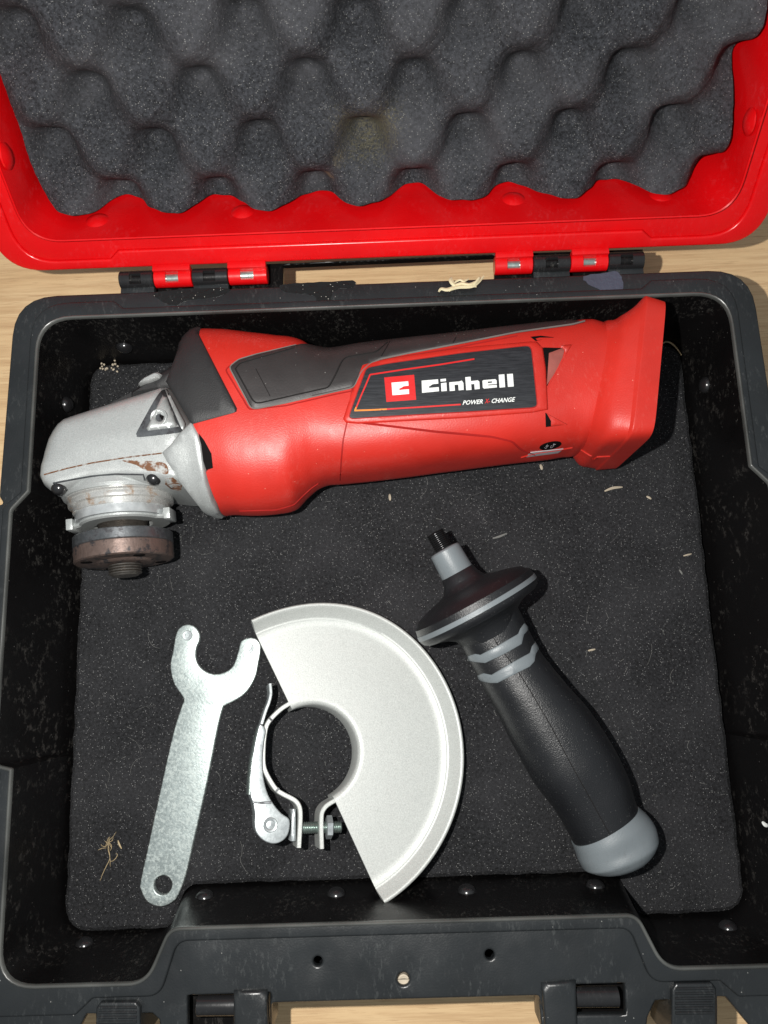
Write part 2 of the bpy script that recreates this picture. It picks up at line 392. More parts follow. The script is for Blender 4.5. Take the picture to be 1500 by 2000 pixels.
plastic('handle_black', (.0115, .0122, .014), .35, grain=2.4, gd=.13, speck=.22, speckcol=(.05, .05, .05))
plastic('handle_grey', (.165, .188, .202), .42, grain=2.0, gd=.06, var=.08, scuff=.3, scuffcol=(.10, .11, .115))
plastic('dark_gap', (.004, .003, .003), .7, spec=.1)
plastic('seam_red', (.33, .012, .010), .55, spec=.3)
plastic('seam_black', (.012, .011, .011), .6, spec=.3)
plastic('edge_dust', (.16, .145, .135), .6, var=.3)
plastic('print_white', (.78, .80, .78), .4, var=.05)
plastic('print_red', (.60, .015, .015), .4, var=.03)
plastic('print_orange', (.75, .22, .02), .4, var=.03)
plastic('rating_label', (.42, .40, .42), .5, var=.15)
plastic('clear_plastic', (.38, .11, .09), .2, var=.5)
metal('cast_silver', (.47, .49, .485), .38, .40, grain=2.6, gd=.06)
metal('guard_silver', (.56, .58, .56), .46, .25, grain=2.2, gd=.05)
metal('zinc', (.44, .50, .49), .36, .7, grain=1.2, gd=.06, blot=(.51, .57, .55), blotscale=.9)
metal('zinc_bright', (.52, .56, .57), .30, .6, grain=1.0, gd=.02)
metal('bolt_zinc', (.40, .47, .44), .30, .85, grain=.8)
metal('turned_steel', (.66, .66, .64), .28, .6, grain=1.5, gd=.02, blot=(.30, .20, .13), blotscale=.16, blotpos=(.52, .64))
metal('chrome_ring', (.74, .77, .78), .24, .62, grain=.3, gd=.02)
metal('rusty_steel', (.175, .125, .108), .40, .55, grain=.5, gd=.08, blot=(.035, .032, .034), blotscale=.22, brushed=(1, 1, 3), blotpos=(.5, .58))
metal('grey_steel', (.17, .18, .19), .36, .8, grain=.6, gd=.05, blot=(.05, .05, .055), blotscale=.3)
metal('thread_steel', (.23, .21, .19), .34, .85, grain=.7, gd=.04)
metal('black_screw', (.03, .03, .032), .28, .6)
metal('rust', (.17, .075, .035), .75, .2, grain=.9, gd=.12, blot=(.42, .43, .42), blotscale=.3, blotpos=(.50, .60))
def brushed_label():
    m, n, b, mp = nodemat('label_black'); f = nz(n, mp, 1.6, 4, .7, stretch=(.10, 1.6, 1), rot=(0, 0, -.07)); a = nz(n, mp, .09, 3, stretch=(1, .6, 1))
    c = mix(n, ramp(n, f.outputs[0], [(.35, (0, 0, 0)), (.7, (1, 1, 1))]), (.012, .013, .016), (.040, .042, .048))
    n.links.new(c, b.inputs['Base Color']); b.inputs['Roughness'].default_value = .4; b.inputs['Metallic'].default_value = .2; bump(n, b, f.outputs[0], .03)
brushed_label()
def foam(name, base, light, sp, specks, stains=(), cell=.9):
    m, n, b, mp = nodemat(name); b.inputs['Roughness'].default_value = .85; b.inputs['Specular IOR Level'].default_value = .25
    f = nz(n, mp, cell, 5, .8); g = nz(n, mp, .03, 4); f2 = nz(n, mp, cell * 2.1, 3, .7, stretch=(1.0, .45, 1))
    c = mix(n, ramp(n, f.outputs[0], [(.38, (0, 0, 0)), (.66, (1, 1, 1))]), tuple(x * .35 for x in base), tuple(x * 1.75 for x in base))
    c = mix(n, ramp(n, g.outputs[0], [(.42, (0, 0, 0)), (.66, (.35, .35, .35))]), c, light)
    c = mix(n, ramp(n, f2.outputs[0], [(.64, (0, 0, 0)), (.74, (.6, .6, .6))]), c, tuple(min(1, x * 5) for x in base))
    v = nz(n, mp, sp, typ='v'); s_ = n.nodes.new('ShaderNodeSeparateColor'); n.links.new(v.outputs['Color'], s_.inputs[0])
    k = math_(n, 'MULTIPLY', math_(n, 'LESS_THAN', v.outputs['Distance'], .36), math_(n, 'GREATER_THAN', s_.outputs[0], 1 - specks)); c = mix(n, k, c, mix(n, s_.outputs[1], (.07, .07, .075), (.26, .26, .255)))
    for (p, r, col, amt) in stains:
        vm = n.nodes.new('ShaderNodeVectorMath'); vm.operation = 'DISTANCE'; n.links.new(mp.outputs[0], vm.inputs[0]); vm.inputs[1].default_value = p
        dd = math_(n, 'ADD', math_(n, 'DIVIDE', vm.outputs['Value'], r), math_(n, 'MULTIPLY', math_(n, 'SUBTRACT', nz(n, mp, 1.1, 5, .85).outputs[0], .5), 4.5))
        k = ramp(n, dd, [(.35, (amt,) * 3), (1.0, (0, 0, 0))]); c = mix(n, k, c, col)
    n.links.new(c, b.inputs['Base Color']); bump(n, b, f.outputs[0], .9, .9); return m
def wood():
    m, n, b, mp = nodemat('oak'); b.inputs['Roughness'].default_value = .55
    g = nz(n, mp, .05, 5, .6, stretch=(.10, 1, 1)); st = nz(n, mp, .42, 4, .7, stretch=(.045, 1, 1)); p = nz(n, mp, 1.3, 3, .6, stretch=(.05, 1, 1))
    c = mix(n, ramp(n, g.outputs[0], [(.3, (0, 0, 0)), (.7, (1, 1, 1))]), (.70, .46, .235), (.84, .62, .36))
    c = mix(n, ramp(n, st.outputs[0], [(.40, (.75, .75, .75)), (.56, (0, 0, 0))]), c, (.60, .385, .20))
    c = mix(n, ramp(n, p.outputs[0], [(.30, (.8, .8, .8)), (.42, (0, 0, 0))]), c, (.50, .31, .16))
    n.links.new(c, b.inputs['Base Color']); bump(n, b, st.outputs[0], .08)
wood()
plastic('straw', (.46, .36, .21), .6, var=.2); plastic('pale_chip', (.50, .43, .33), .7, var=.2); plastic('lint', (.19, .19, .18), .8)
plastic('pale_straw', (.70, .62, .40), .6, var=.15)

# ------------------------------------------------------------------ table
tt = mesh_obj('table_top', [(-700, -600, -14), (700, -600, -14), (700, 800, -14), (-700, 800, -14)], [(0, 1, 2, 3)], 'oak', smooth=False)
tt['kind'] = 'structure'

# ------------------------------------------------------------------ tool case, lower half
case = empty('tool_case', (0, 0, -14), 'open black plastic tool case with its red lid leaning back, on the table', 'tool case')
sym = lambda half: half      # readability only
RIM = [(-134.8, 100.6, 13), (134.8, 100.6, 13), (134.8, 31, 1.5), (141, 24, 3), (141, -67, 3), (134.8, -68.6, 1), (134.8, -137.8, 12), (86, -137.8, 9), (78.5, -121.3, 6),
       (-78.5, -121.3, 6), (-86, -137.8, 9), (-134.8, -137.8, 12), (-134.8, -68.6, 1), (-141, -67, 3), (-141, 24, 3), (-134.8, 31, 1.5)]
FLO = [(-131.5, 98.5, 12), (131.5, 98.5, 12), (131.5, 31, 1.5), (132.5, 24, 3), (132.5, -67, 3), (131.5, -68.6, 1), (131.5, -134.6, 12), (91, -134.2, 8), (84.5, -118.8, 8),
       (-84.5, -118.8, 8), (-91, -134.2, 8), (-131.5, -134.6, 12), (-131.5, -68.6, 1), (-132.5, -67, 3), (-132.5, 24, 3), (-131.5, 31, 1.5)]
def loftloops(name, loops, zs, mat, parent, cap=True, sharp=40):
    n = len(loops[0]); V = []; Fs = []
    for L, z in zip(loops, zs): V += [(p[0], p[1], z) for p in L]
    for i in range(len(loops) - 1):
        for k in range(n): Fs.append((i * n + k, i * n + (k + 1) % n, (i + 1) * n + (k + 1) % n, (i + 1) * n + k))
    if cap: Fs.append(tuple(range(len(V) - n, len(V))))
    o = mesh_obj(name, V, Fs, mat, parent, sharp=sharp); return o
def lerpk(A, B, t): return [(a[0] + (b[0] - a[0]) * t, a[1] + (b[1] - a[1]) * t, a[2] + (b[2] - a[2]) * t) for a, b in zip(A, B)]
rim_l = rnd(RIM); ins_ = lambda K, d: [(x - math.copysign(d, x), y - math.copysign(d, y), max(r - d, .5)) for x, y, r in K]
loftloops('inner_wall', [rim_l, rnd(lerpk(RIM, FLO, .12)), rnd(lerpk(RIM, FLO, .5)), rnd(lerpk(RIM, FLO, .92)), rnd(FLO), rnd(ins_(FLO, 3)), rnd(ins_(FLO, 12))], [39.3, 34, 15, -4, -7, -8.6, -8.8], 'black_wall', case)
OUT = [(-146, 111.5, 17), (146, 111.5, 17), (147, 30, 2), (145, 27, 1), (158, 24.5, 3), (158, -68, 2), (151, -70, 2), (151, -172, 8), (44.2, -172, 1), (44.2, -145.8, 1), (-44.2, -145.8, 1), (-44.2, -172, 1), (-151, -172, 8), (-151, -70, 2), (-158, -68, 2), (-158, 24.5, 3), (-145, 27, 1), (-147, 30, 2)]
W = lambda pts, z=40.0: [tuple(at(p, z)[:2]) for p in pts]
holes = [rim_l]
recL = W([(365, 1948), (526, 1942), (526, 2030), (365, 2030)]); recR = W([(1064, 1928), (1222, 1924), (1224, 1984), (1066, 1986)])
winL = W([(167, 1984), (183, 1984), (186, 2025), (145, 2025)]); winL2 = W([(272, 1984), (295, 1983), (308, 1995), (312, 2025), (272, 2025)])
winR = W([(1405, 1950), (1420, 1951), (1470, 2010), (1475, 2040), (1405, 2040)]); winR2 = W([(1283, 1958), (1310, 1957), (1310, 2040), (1262, 2040), (1268, 1990)])
circ = lambda c, r, n=20: [(c[0] + r * math.cos(2 * math.pi * k / n), c[1] + r * math.sin(2 * math.pi * k / n)) for k in range(n)]
sh = [circ(at((620, 1880), 40)[:2], 1.45), circ(at((957, 1867), 40)[:2], 1.5), circ(at((788, 1915), 40)[:2], 2.0)]
plate('rim', [rnd(OUT, 6), rim_l, recL, recR, winL, winL2, winR, winR2] + sh, 36.5, 39.0, .9, 'black_case', case)
BAND = [(-138.4, 107.7, 15), (-106, 107.7, 1.5), (-102, 104.4, 1.5), (102, 104.4, 1.5), (106, 107.7, 1.5), (138.4, 107.7, 15), (138.4, 31, 1), (144.8, 25.5, 2), (144.8, -68.2, 1), (139.2, -70, 1), (145, -147.3, 3), (109, -147.3, 2), (103.5, -142.4, 2), (81, -142.4, 6), (75.6, -125.8, 5),
        (-75.6, -125.8, 5), (-81, -142.4, 6), (-103.5, -142.4, 2), (-109, -147.3, 2), (-145, -147.3, 3), (-139.2, -70, 1), (-144.8, -68.2, 1), (-144.8, 25.5, 2), (-138.4, 31, 1)]
plate('sealing_band', [rnd(BAND, 6), rnd([(x, y, r) for x, y, r in RIM])], 38.5, 40.3, .8, 'black_case', case)
loftloops('rim_lip', [rnd(koff(RIM, d)) for d in (0, -.05, .12, .45, .85, 1.15, 1.3)], [39.0, 40.3, 40.75, 40.95, 40.8, 40.4, 39.6], 'lip_highlight', case, cap=False)
# outer shell, drafted inwards towards the table
SH = [(-142, 105, 15), (142, 105, 15), (143, 30, 2), (143, -70, 2), (143, -140, 14), (-143, -140, 14), (-143, -70, 2), (-143, 30, 2)]
SB = [(x * .965, y * .965, r) for x, y, r in SH]
loftloops('outer_shell', [rnd(SH), rnd(SB)], [38, -13.9], 'black_case', case)
# front lip skirt
plate('front_panel', [rnd([(-44, -145.2, 1), (-44, -142.5, 1), (44, -142.5, 1), (44, -145.2, 1)])], 22, 37.5, .5, 'black_case', case)
# rear ledge with the long slot through which the wood shows
slot = W([(553, 517), (966, 499), (966, 545), (553, 560)], 30)
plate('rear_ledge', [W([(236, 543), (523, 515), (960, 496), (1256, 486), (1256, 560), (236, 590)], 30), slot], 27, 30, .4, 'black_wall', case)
# moulded bosses on the walls
def boss(p, nrm_, base):
    O = np.array(base); lathe('moulded_boss', O, nrm_, [(-.5, 3.5), (.0, 3.5), (.9, 3.25), (1.6, 2.7), (2.2, 1.8), (2.5, .8), (2.55, .1)], 'boss_black', case, n=32, up=(.01, .02, 1), sharp=80)
for p in ((243, 678),): boss(p, (0, -1, .05), aty(p, 99.3))
for p in ((400, 1752), (657, 1747), (912, 1741), (1163, 1731)): boss(p, (0, 1, .1), aty(p, -120.0))
for p in ((165, 1845), (1422, 1812)): boss(p, (0, 1, .1), aty(p, -136.0))
for p, x in (((130, 790), -133.2), ((1378, 752), 133.2)):
    d = ray(p); t = (x - CPOS[0]) / d[0]; boss(p, (-math.copysign(1, x), 0, .05), CPOS + d * t)
# hinge knuckles
def knuckle(x0, x1, y, z, mat, parent, r=3.5, rot=0.0):
    n = 40; xs = [x0 + .25, x0 + (x1 - x0) * .32, x0 + (x1 - x0) * .66, x1 - .25]; V = []; Fs = []
    ringx = [x0, x0 + .25, xs[1], xs[2], x1 - .25, x1]
    for i, x in enumerate(ringx):
        rr = r - (.3 if i in (0, 5) else 0)
        for k in range(n): a = 2 * math.pi * k / n; V.append((x, y + rr * math.cos(a), z + rr * math.sin(a)))
    for i in range(5):
        for k in range(n):
            a = math.degrees(2 * math.pi * (k + .5) / n)
            if i == 2 and 70 - rot < a < 142 - rot: continue
            Fs.append((i * n + k, i * n + (k + 1) % n, (i + 1) * n + (k + 1) % n, (i + 1) * n + k))
    Fs.append(tuple(range(n))); Fs.append(tuple(range(5 * n, 6 * n)))
    # window walls
    k0 = min(k for k in range(n) if 70 - rot < math.degrees(2 * math.pi * (k + .5) / n) < 142 - rot); k1 = max(k for k in range(n) if 70 - rot < math.degrees(2 * math.pi * (k + .5) / n) < 142 - rot) + 1
    b = len(V)
    for x in (xs[1], xs[2]):
        for k in range(k0, k1 + 1): a = 2 * math.pi * k / n; V.append((x, y + (r - 1.6) * math.cos(a), z + (r - 1.6) * math.sin(a)))
    m = k1 - k0 + 1
    for j, i in ((0, 2), (1, 3)):
        for k in range(m - 1): Fs.append((b + j * m + k, b + j * m + k + 1, i * n + k0 + k + 1, i * n + k0 + k))
    Fs.append((b, b + m, 3 * n + k0, 2 * n + k0)); Fs.append((b + m - 1, b + 2 * m - 1, 3 * n + k1 % n, 2 * n + k1 % n))
    o = fixn(mesh_obj('hinge_knuckle', V, Fs, mat, parent, sharp=30))
    return o
def pin(x0, x1, y, z, mat, parent, r=2.3): return lathe('hinge_pin', (x0, y, z), (1, 0, 0), [(0, r), (x1 - x0, r)], mat, parent, n=24)
lid = bpy.data.objects.new('lid', bpy.data.meshes.new('lid')); scene.collection.objects.link(lid); lid.parent = case
KY, KZ = 117.2, 38.0
for (x0, x1, red) in ((-104.2, -90.3, 0), (-90.3, -75.0, 1), (-75.0, -60.6, 0), (-60.6, -45.0, 1), (45.2, 60.4, 1), (60.4, 75.2, 0), (75.2, 90.1, 1), (90.1, 104.4, 0)):
    par = lid if red else case
    knuckle(x0 + .12, x1 - .12, KY, KZ, 'red_lid' if red else 'black_gloss', par, rot=0)
    pin(x0 + .5, x1 - .5, KY, KZ, 'bolt_zinc' if red else 'black_wall', par)
    if red: box('hinge_arm', ((x0 + x1) / 2, KY + 2.2, KZ + 2.4), ((x1 - x0) / 2 - .2, 1.3, 2.6), 'red_lid', par, bev=.25)
    else: box('hinge_arm', ((x0 + x1) / 2, KY - 3.6, KZ - 1.2), ((x1 - x0) / 2 - .2, 2.6, 1.4), 'black_case', par, bev=.2)
# front latches and carrying-handle mounts
def strip(name, p0, p1, p2, p3, z0, z1, mat, bev=.4): return plate(name, [W([p0, p1, p2, p3], z1)], z0, z1, bev, mat, case)
strip('handle_bracket', (455, 1937), (521, 1936), (525, 2030), (455, 2030), 20, 40.6, 'black_case', 1.2)
strip('handle_bracket', (1058, 1922), (1126, 1917), (1130, 2030), (1066, 2030), 20, 40.6, 'black_case', 1.2)
for a, b, yy in ((385, 462, 1964), (1122, 1206, 1947)):
    A_, B_ = at((a, yy), 36.5), at((b, yy - 1), 36.5); lathe('handle_pin', A_, B_ - A_, [(0, 2.6), (.3, 3.1), (np.linalg.norm(B_ - A_), 3.1)], 'black_gloss', case, n=32)
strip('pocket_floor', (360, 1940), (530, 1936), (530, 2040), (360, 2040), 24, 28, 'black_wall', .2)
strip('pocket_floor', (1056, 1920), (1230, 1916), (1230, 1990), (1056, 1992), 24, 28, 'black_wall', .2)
def latch(xa, xb, ya, z=41.0):
    t = plate('latch', [rnd([(*W([(xa, ya + 12)], z)[0], 0), (*W([(xa + 8, ya)], z)[0], 1), (*W([(xb - 8, ya - 1)], z)[0], 1), (*W([(xb, ya + 10)], z)[0], 0), (*W([(xb + 2, 2040)], z)[0], 0), (*W([(xa - 2, 2040)], z)[0], 0)], 4)], 20, z, .8, 'black_case', case)
    for k in range(6):
        y = ya + 10 + k * 9.5; A_, B_ = at((xa + 6, y), z), at((xb - 6, y - 1), z)
        o = ribbon('latch_rib', [A_[:2], (A_[:2] + B_[:2]) / 2, B_[:2]], .8, z - .4, z + .55, 'black_case', t, bev=.3)
latch(187, 273, 1958); latch(1313, 1399, 1921)
c_ = at((788, 1915), 37.5); lathe('screw_insert', c_, (0, 0, 1), [(-2, 1.9), (0, 1.9), (.2, 1.5), (-.1, .7), (-.1, .1)], 'pale_chip', case, n=20, up=(0, 1, 0))
def blotch(name, pts, z, mat, par):     # thin irregular film on the rim
    P = smoothp([tuple(at(p, z)[:2]) for p in pts], 5); P = [(x + rng.normal(0, .12), y + rng.normal(0, .12)) for x, y in P]
    return pillow(name, [P], z + .05, z - .3, mat, par, grid=2, step=1.0)
blotch('grease_patch', [(552, 556), (600, 552), (660, 549), (692, 548), (690, 560), (655, 566), (647, 578), (646, 596), (622, 598), (616, 580), (604, 575), (570, 572), (550, 566)], 39.1, 'wet_black', case)
blotch('tape_residue', [(1140, 540), (1180, 533), (1204, 530), (1215, 545), (1216, 576), (1190, 578), (1172, 566), (1150, 556)], 39.1, 'tape_grey', case)
blotch('grease_patch', [(300, 574), (340, 566), (420, 562), (450, 566), (420, 580), (370, 586), (345, 596), (320, 590)], 39.1, 'wet_black', case)
# ------------------------------------------------------------------ lid
AL = math.radians(58); LO = np.array([0, 120.2, 42.0]); EU = np.array([0, math.cos(AL), math.sin(AL)]); EN = np.array([0, -math.sin(AL), math.cos(AL)]); EX = np.array([1., 0, 0])
def LF(p): return LO + EX * p[0] + EU * p[1] + EN * p[2]
LOUT = [(-149, 0, 16), (149, 0, 16), (149.5, 258, 18), (-149.5, 258, 18)]
LSTEP = [(-140.5, 3.8, 14), (-106, 3.8, 1.5), (-102, 7.2, 1.5), (102, 7.2, 1.5), (106, 3.8, 1.5), (140.5, 3.8, 14), (141, 250, 16), (-141, 250, 16)]
LIN = [(-134.5, 13, 13), (134.5, 13, 13), (134.5, 243, 13), (-134.5, 243, 13)]
LDEEP = [(-131, 18, 12), (131, 18, 12), (131, 239, 12), (-131, 239, 12)]
a = plate('lid_rim', [rnd(LOUT, 10), rnd(LSTEP, 8)], -3.0, -.2, .9, 'red_lid', lid, frame=LF)
b = plate('lid_groove', [rnd(LSTEP, 8), rnd(LIN, 10)], -4, -1.3, .3, 'red_lid', lid, frame=LF)
def lidloft(name, loops, ns, mat, cap=True):
    o = loftloops(name, loops, ns, mat, lid, cap)
    for v in o.data.vertices: v.co = Vector(LF(v.co))
    return fixn(o)
lidloft('lid_ridge', [rnd(koff(LIN, d), 10) for d in (0, .1, .5, 1.0, 1.4)], [-1.0, .2, .6, .2, -1.5], 'red_lid', cap=False)
lidloft('lid_inner_wall', [rnd(LIN, 10), rnd([(x * .996, (y - 128) * .996 + 128, r) for x, y, r in LIN], 10), rnd(lerpk(LIN, LDEEP, .6), 10), rnd(LDEEP, 10), rnd([(x * .97, (y - 128) * .97 + 128, r) for x, y, r in LDEEP], 10)], [0, -3, -20, -34, -37], 'red_lid')
lidloft('lid_shell', [rnd([(x * .985, (y - 129) * .985 + 129, r) for x, y, r in LOUT], 10), rnd([(x * .955, (y - 129) * .955 + 129, r) for x, y, r in LOUT], 10)], [-2.5, -42], 'red_lid')
# bosses on the lid wall (hinge side) and the side walls
for p in ((190, 430), (474, 413), (1003, 388), (1290, 380)):
    # intersect the view ray with the sloping wall plane u = 13 + 5*(-n)/34
    nW = EU - EN * (-5 / 34.); o_ = LO + EU * 13; d = ray(p); t = ((o_ - CPOS) @ nW) / (d @ nW); P = CPOS + d * t
    lathe('moulded_boss', P, EU * .99 + EN * .14, [(-.6, 4.6), (0, 4.6), (.35, 4.0), (.9, 3.0), (1.3, 1.6), (1.4, .2)], 'red_lid', lid, n=28, up=(1, .01, 0))
for p, sx in (((1462, 238), 1), ((14, 305), -1)):
    nW = EX * sx; o_ = EX * sx * 133; d = ray(p); t = ((o_ - CPOS) @ nW) / (d @ nW); P = CPOS + d * t
    lathe('moulded_boss', P, -EX * sx, [(-.6, 4.6), (0, 4.6), (.35, 4.0), (.9, 3.0), (1.3, 1.6), (1.4, .2)], 'red_lid', lid, n=28)
# centre moulding pads on the wall
for u0, u1 in ((540 / 2., 625 / 2.), (840 / 2. + 750, 905 / 2. + 750)):
    pass
lid_bm = bmesh.new()      # the lid object itself carries the outer hinge-side flange under the rim
bmesh.ops.create_cube(lid_bm, size=1)
for v in lid_bm.verts: v.co = Vector(LF((v.co.x * 276, 3.4 + v.co.y * 3.0, -9 + v.co.z * 13)))
lid_bm.to_mesh(lid.data); lid_bm.free(); lid.data.materials.append(MAT['red_lid'])

# ------------------------------------------------------------------ egg-crate foam in the lid
def stain_at(p, n_, r, col, amt):
    nW = EN; o_ = LO + EN * n_; d = ray(p); t = ((o_ - CPOS) @ nW) / (d @ nW); return (tuple(CPOS + d * t), r, col, amt)
foam('foam_lid', (.039, .041, .047), (.115, .115, .125), 2.0, .17, [stain_at((718, 245), -20, 12, (.15, .135, .08), .75), stain_at((640, 335), -20, 3.4, (.22, .19, .12), .8), stain_at((655, 305), -18, 4, (.16, .14, .09), .5)], cell=.8)
def egg(x, u):
    X = 2 * math.pi * (x - 14.5) / 38.4 + .10 * math.sin(u * .09 + x * .03); U = 2 * math.pi * (u - 19.0) / 38.4 + .10 * math.sin(x * .07 + 1.0)
    c = math.cos(X) * math.cos(U); c = math.cos(X) * math.cos(U - .50 * c)
    c += .10 * math.sin(x * .05 + u * .04)
    q = math.tanh(.8 * c) / math.tanh(.8)
    return -15.5 - (12.5 * q ** 1.25 if q > 0 else 6.5 * q) + .35 * math.sin(x * .9 + 2 * math.sin(u * .4)) * math.sin(u * .8)
xs = np.linspace(-130, 130, 261); us = np.linspace(17.5, 238, 221); V = []; Fs = []
def corner(x, u):           # rounded foam corners
    return x, u
for u in us:
    for x in xs:
        k = 11.0; xx, uu = x, u
        ex = max(0, abs(x) - (130 - k)); eu = max(0, (17.5 + k) - u)
        if ex > 0 and eu > 0:
            m = max(ex, eu); L = math.hypot(ex, eu); f = m / L
            xx = math.copysign(130 - k + ex * f, x); uu = 17.5 + k - eu * f
        sag = .5 * math.sin(x * .37 + 2) * max(0, 1 - (u - 17.5) / 4)
        V.append(LF((xx, uu + sag, egg(xx, uu))))
n = len(xs)
for i in range(len(us) - 1):
    for k in range(n - 1): Fs.append((i * n + k, i * n + k + 1, i * n + n + k + 1, i * n + n + k))
per = list(range(n)) + [i * n + n - 1 for i in range(1, len(us))] + [(len(us) - 1) * n + k for k in range(n - 2, -1, -1)] + [i * n for i in range(len(us) - 2, 0, -1)]
b0 = len(V)
for j in per:
    p = np.array(V[j]) - LO; V.append(LF((p @ EX, p @ EU, -35.5)))
for j in range(len(per)): Fs.append((per[j], per[(j + 1) % len(per)], b0 + (j + 1) % len(per), b0 + j))
ef = fixn(mesh_obj('egg_crate_foam', V, Fs, 'foam_lid', sharp=70))
tag(ef, 'thick dark grey egg crate foam with wavy lower edge filling the red lid', 'foam')

# ------------------------------------------------------------------ foam mat on the floor of the case
foam('foam_mat', (.0205, .021, .023), (.052, .052, .056), 2.1, .13, cell=.85)
MATO = rnd([(-130.6, 98, 9), (130.6, 98, 9), (131, -133.8, 10), (90, -133.8, 3), (83.5, -118.2, 6), (-83.5, -118.2, 6), (-90, -133.8, 3), (-130.8, -133.8, 10)], 6)
MATO = [(x + rng.normal(0, .07) + .22 * math.sin(y * .31 + 2 * math.sin(y * .11)), y + rng.normal(0, .07) + .22 * math.sin(x * .27 + 2 * math.sin(x * .13))) for x, y in dens(MATO, .9)]
fm = pillow('foam_mat', [MATO], lambda x, y, d: -1.2 + 1.2 * min(1, d / 1.4) + .25 * math.sin(x * .06) * math.sin(y * .05), -8.5, 'foam_mat', grid=6, rings=(.5, 1.5), step=1.3)
tag(fm, 'flat black foam mat with dusty specks lying on the case floor under the tools', 'foam mat')
lv = []; lf = []
for i in range(700):
    x, y = rng.uniform(-128, 128), rng.uniform(-131, 96)
    if abs(x) < 92 and y < -118: continue
    a = rng.uniform(0, math.pi); L = .18 + rng.exponential(.22); wd = rng.uniform(.04, .10); dx, dy = math.cos(a) * L, math.sin(a) * L; ex, ey = -math.sin(a) * wd, math.cos(a) * wd; b = len(lv)
    z0 = .27; lv += [(x - dx - ex, y - dy - ey, z0), (x + dx - ex, y + dy - ey, z0), (x + dx + ex, y + dy + ey, z0), (x - dx + ex, y - dy + ey, z0), (x, y, z0 + .25)]
    lf += [(b, b + 1, b + 4), (b + 1, b + 2, b + 4), (b + 2, b + 3, b + 4), (b + 3, b, b + 4)]
for i in range(46):         # loose hairs
    x, y, a = rng.uniform(-122, 122), rng.uniform(-112, 90), rng.uniform(0, 6.28); cur = rng.uniform(-.5, .5); r_ = rng.uniform(.035, .06); n_h = 9; st_ = rng.uniform(.4, 1.1)
    for k in range(n_h):
        b = len(lv); nx, ny = x + math.cos(a) * st_, y + math.sin(a) * st_; px_, py_ = -math.sin(a) * r_, math.cos(a) * r_; zh_ = .35 + .25 * math.sin(k)
        lv += [(x - px_, y - py_, zh_), (nx - px_, ny - py_, zh_), (nx + px_, ny + py_, zh_), (x + px_, y + py_, zh_), ((x + nx) / 2, (y + ny) / 2, zh_ + .1)]
        lf += [(b, b + 1, b + 4), (b + 1, b + 2, b + 4), (b + 2, b + 3, b + 4), (b + 3, b, b + 4)]; x, y = nx, ny; a += cur * .4
lint = mesh_obj('dust_and_lint', lv, lf, 'lint', smooth=False); lint['kind'] = 'stuff'; lint['label'] = 'fine grey dust and lint scattered on the black foam mat'; lint['category'] = 'dust'

# ------------------------------------------------------------------ angle grinder
gr = empty('angle_grinder', (-10, 60, 0), 'red and black cordless angle grinder with silver gear head lying across the mat', 'angle grinder')
ST = [((270, 742), (322, 1000), 24, 21, 2.4), ((300, 722), (352, 1003), 24.5, 23, 2.4), ((330, 692), (382, 1004), 25, 25, 2.4), ((360, 662), (410, 1004), 25, 26, 2.4), ((386, 643), (436, 1004), 25.5, 26.5, 2.5), ((432, 643), (482, 1004), 26, 26.5, 2.5),
      ((500, 650), (538, 1001), 26, 26, 2.5), ((556, 656), (575, 992), 26, 25.5, 2.5), ((590, 664), (598, 968), 26, 25, 2.5), ((614, 678), (620, 950), 26, 24.5, 2.5), ((648, 679), (646, 941), 26, 24, 2.7), ((700, 673), (692, 936), 26, 24, 3.0),
      ((790, 664), (782, 925), 26, 24, 3.2), ((890, 654), (876, 912), 26, 24, 3.3), ((1020, 638), (1004, 896), 26, 23.5, 3.3), ((1100, 628), (1078, 889), 26, 23, 3.1), ((1150, 622), (1118, 884), 26, 23, 3.0), ((1180, 630), (1136, 880), 26, 23, 3.0)]
ST = [q + ((33 if q[4] < 2.7 else 36, 25.5),) for q in ST]
B = Loft(ST, 240)
bp = [(384, 648), (376, 700), (372, 745), (372, 790), (377, 828), (386, 850), (397, 878), (411, 912), (402, 922), (410, 950), (425, 985), (434, 1004)]
bq = sorted([B.ut(p) for p in bp], key=lambda q: q[1]); bt = [q[1] for q in bq]; bu = [q[0] for q in bq]
def ustart(t):
    t = t % (2 * math.pi)
    if t > math.pi: t = 2 * math.pi - t
    return float(np.interp(t, bt, bu))
body = B.mesh('motor_housing', 'red_housing', gr, ustart, nu=170, nt=128)
# battery foot
FT = [((1130, 668), (1092, 852), 26, 17, 2.8, (32, 20)), ((1157, 644), (1104, 866), 26, 20.8, 3, (34, 18)), ((1181, 627), (1112, 882), 26, 22.5, 3.2, (36, 15)), ((1197, 625), (1121, 900), 26.5, 24.2, 3.8, (39, 12)), ((1214, 614), (1132, 914), 27, 25.6, 4.8, (43, 9)), ((1236, 599), (1150, 917), 27.5, 26.6, 6.5, (47, 7)), ((1248, 589), (1165, 917), 28, 27, 8.5, (49, 7))]
FB = Loft(FT, 200); foot = FB.mesh('battery_mount', 'red_housing', gr, None, nu=100, nt=128, sharp=50)
FR = Loft([((1246, 590), (1163, 917), 28, 26.9, 8, (49, 7)), ((1257, 579.5), (1168, 918), 28, 27.9, 10, (50, 7)), ((1293, 590), (1204, 915), 28, 27.5, 10, (50, 7))], 60, lin=True); FR.mesh('mount_rim', 'red_housing', gr, None, nu=30, nt=128, sharp=20)
FB.line('mount_seam', [(1112, 872), (1128, 874), (1145, 884), (1160, 898), (1172, 906), (1212, 904)], .45, 'red_housing', gr)
B.line('mould_ridge', [(1018, 893), (1050, 884), (1088, 879), (1118, 874)], .4, 'red_housing', gr)
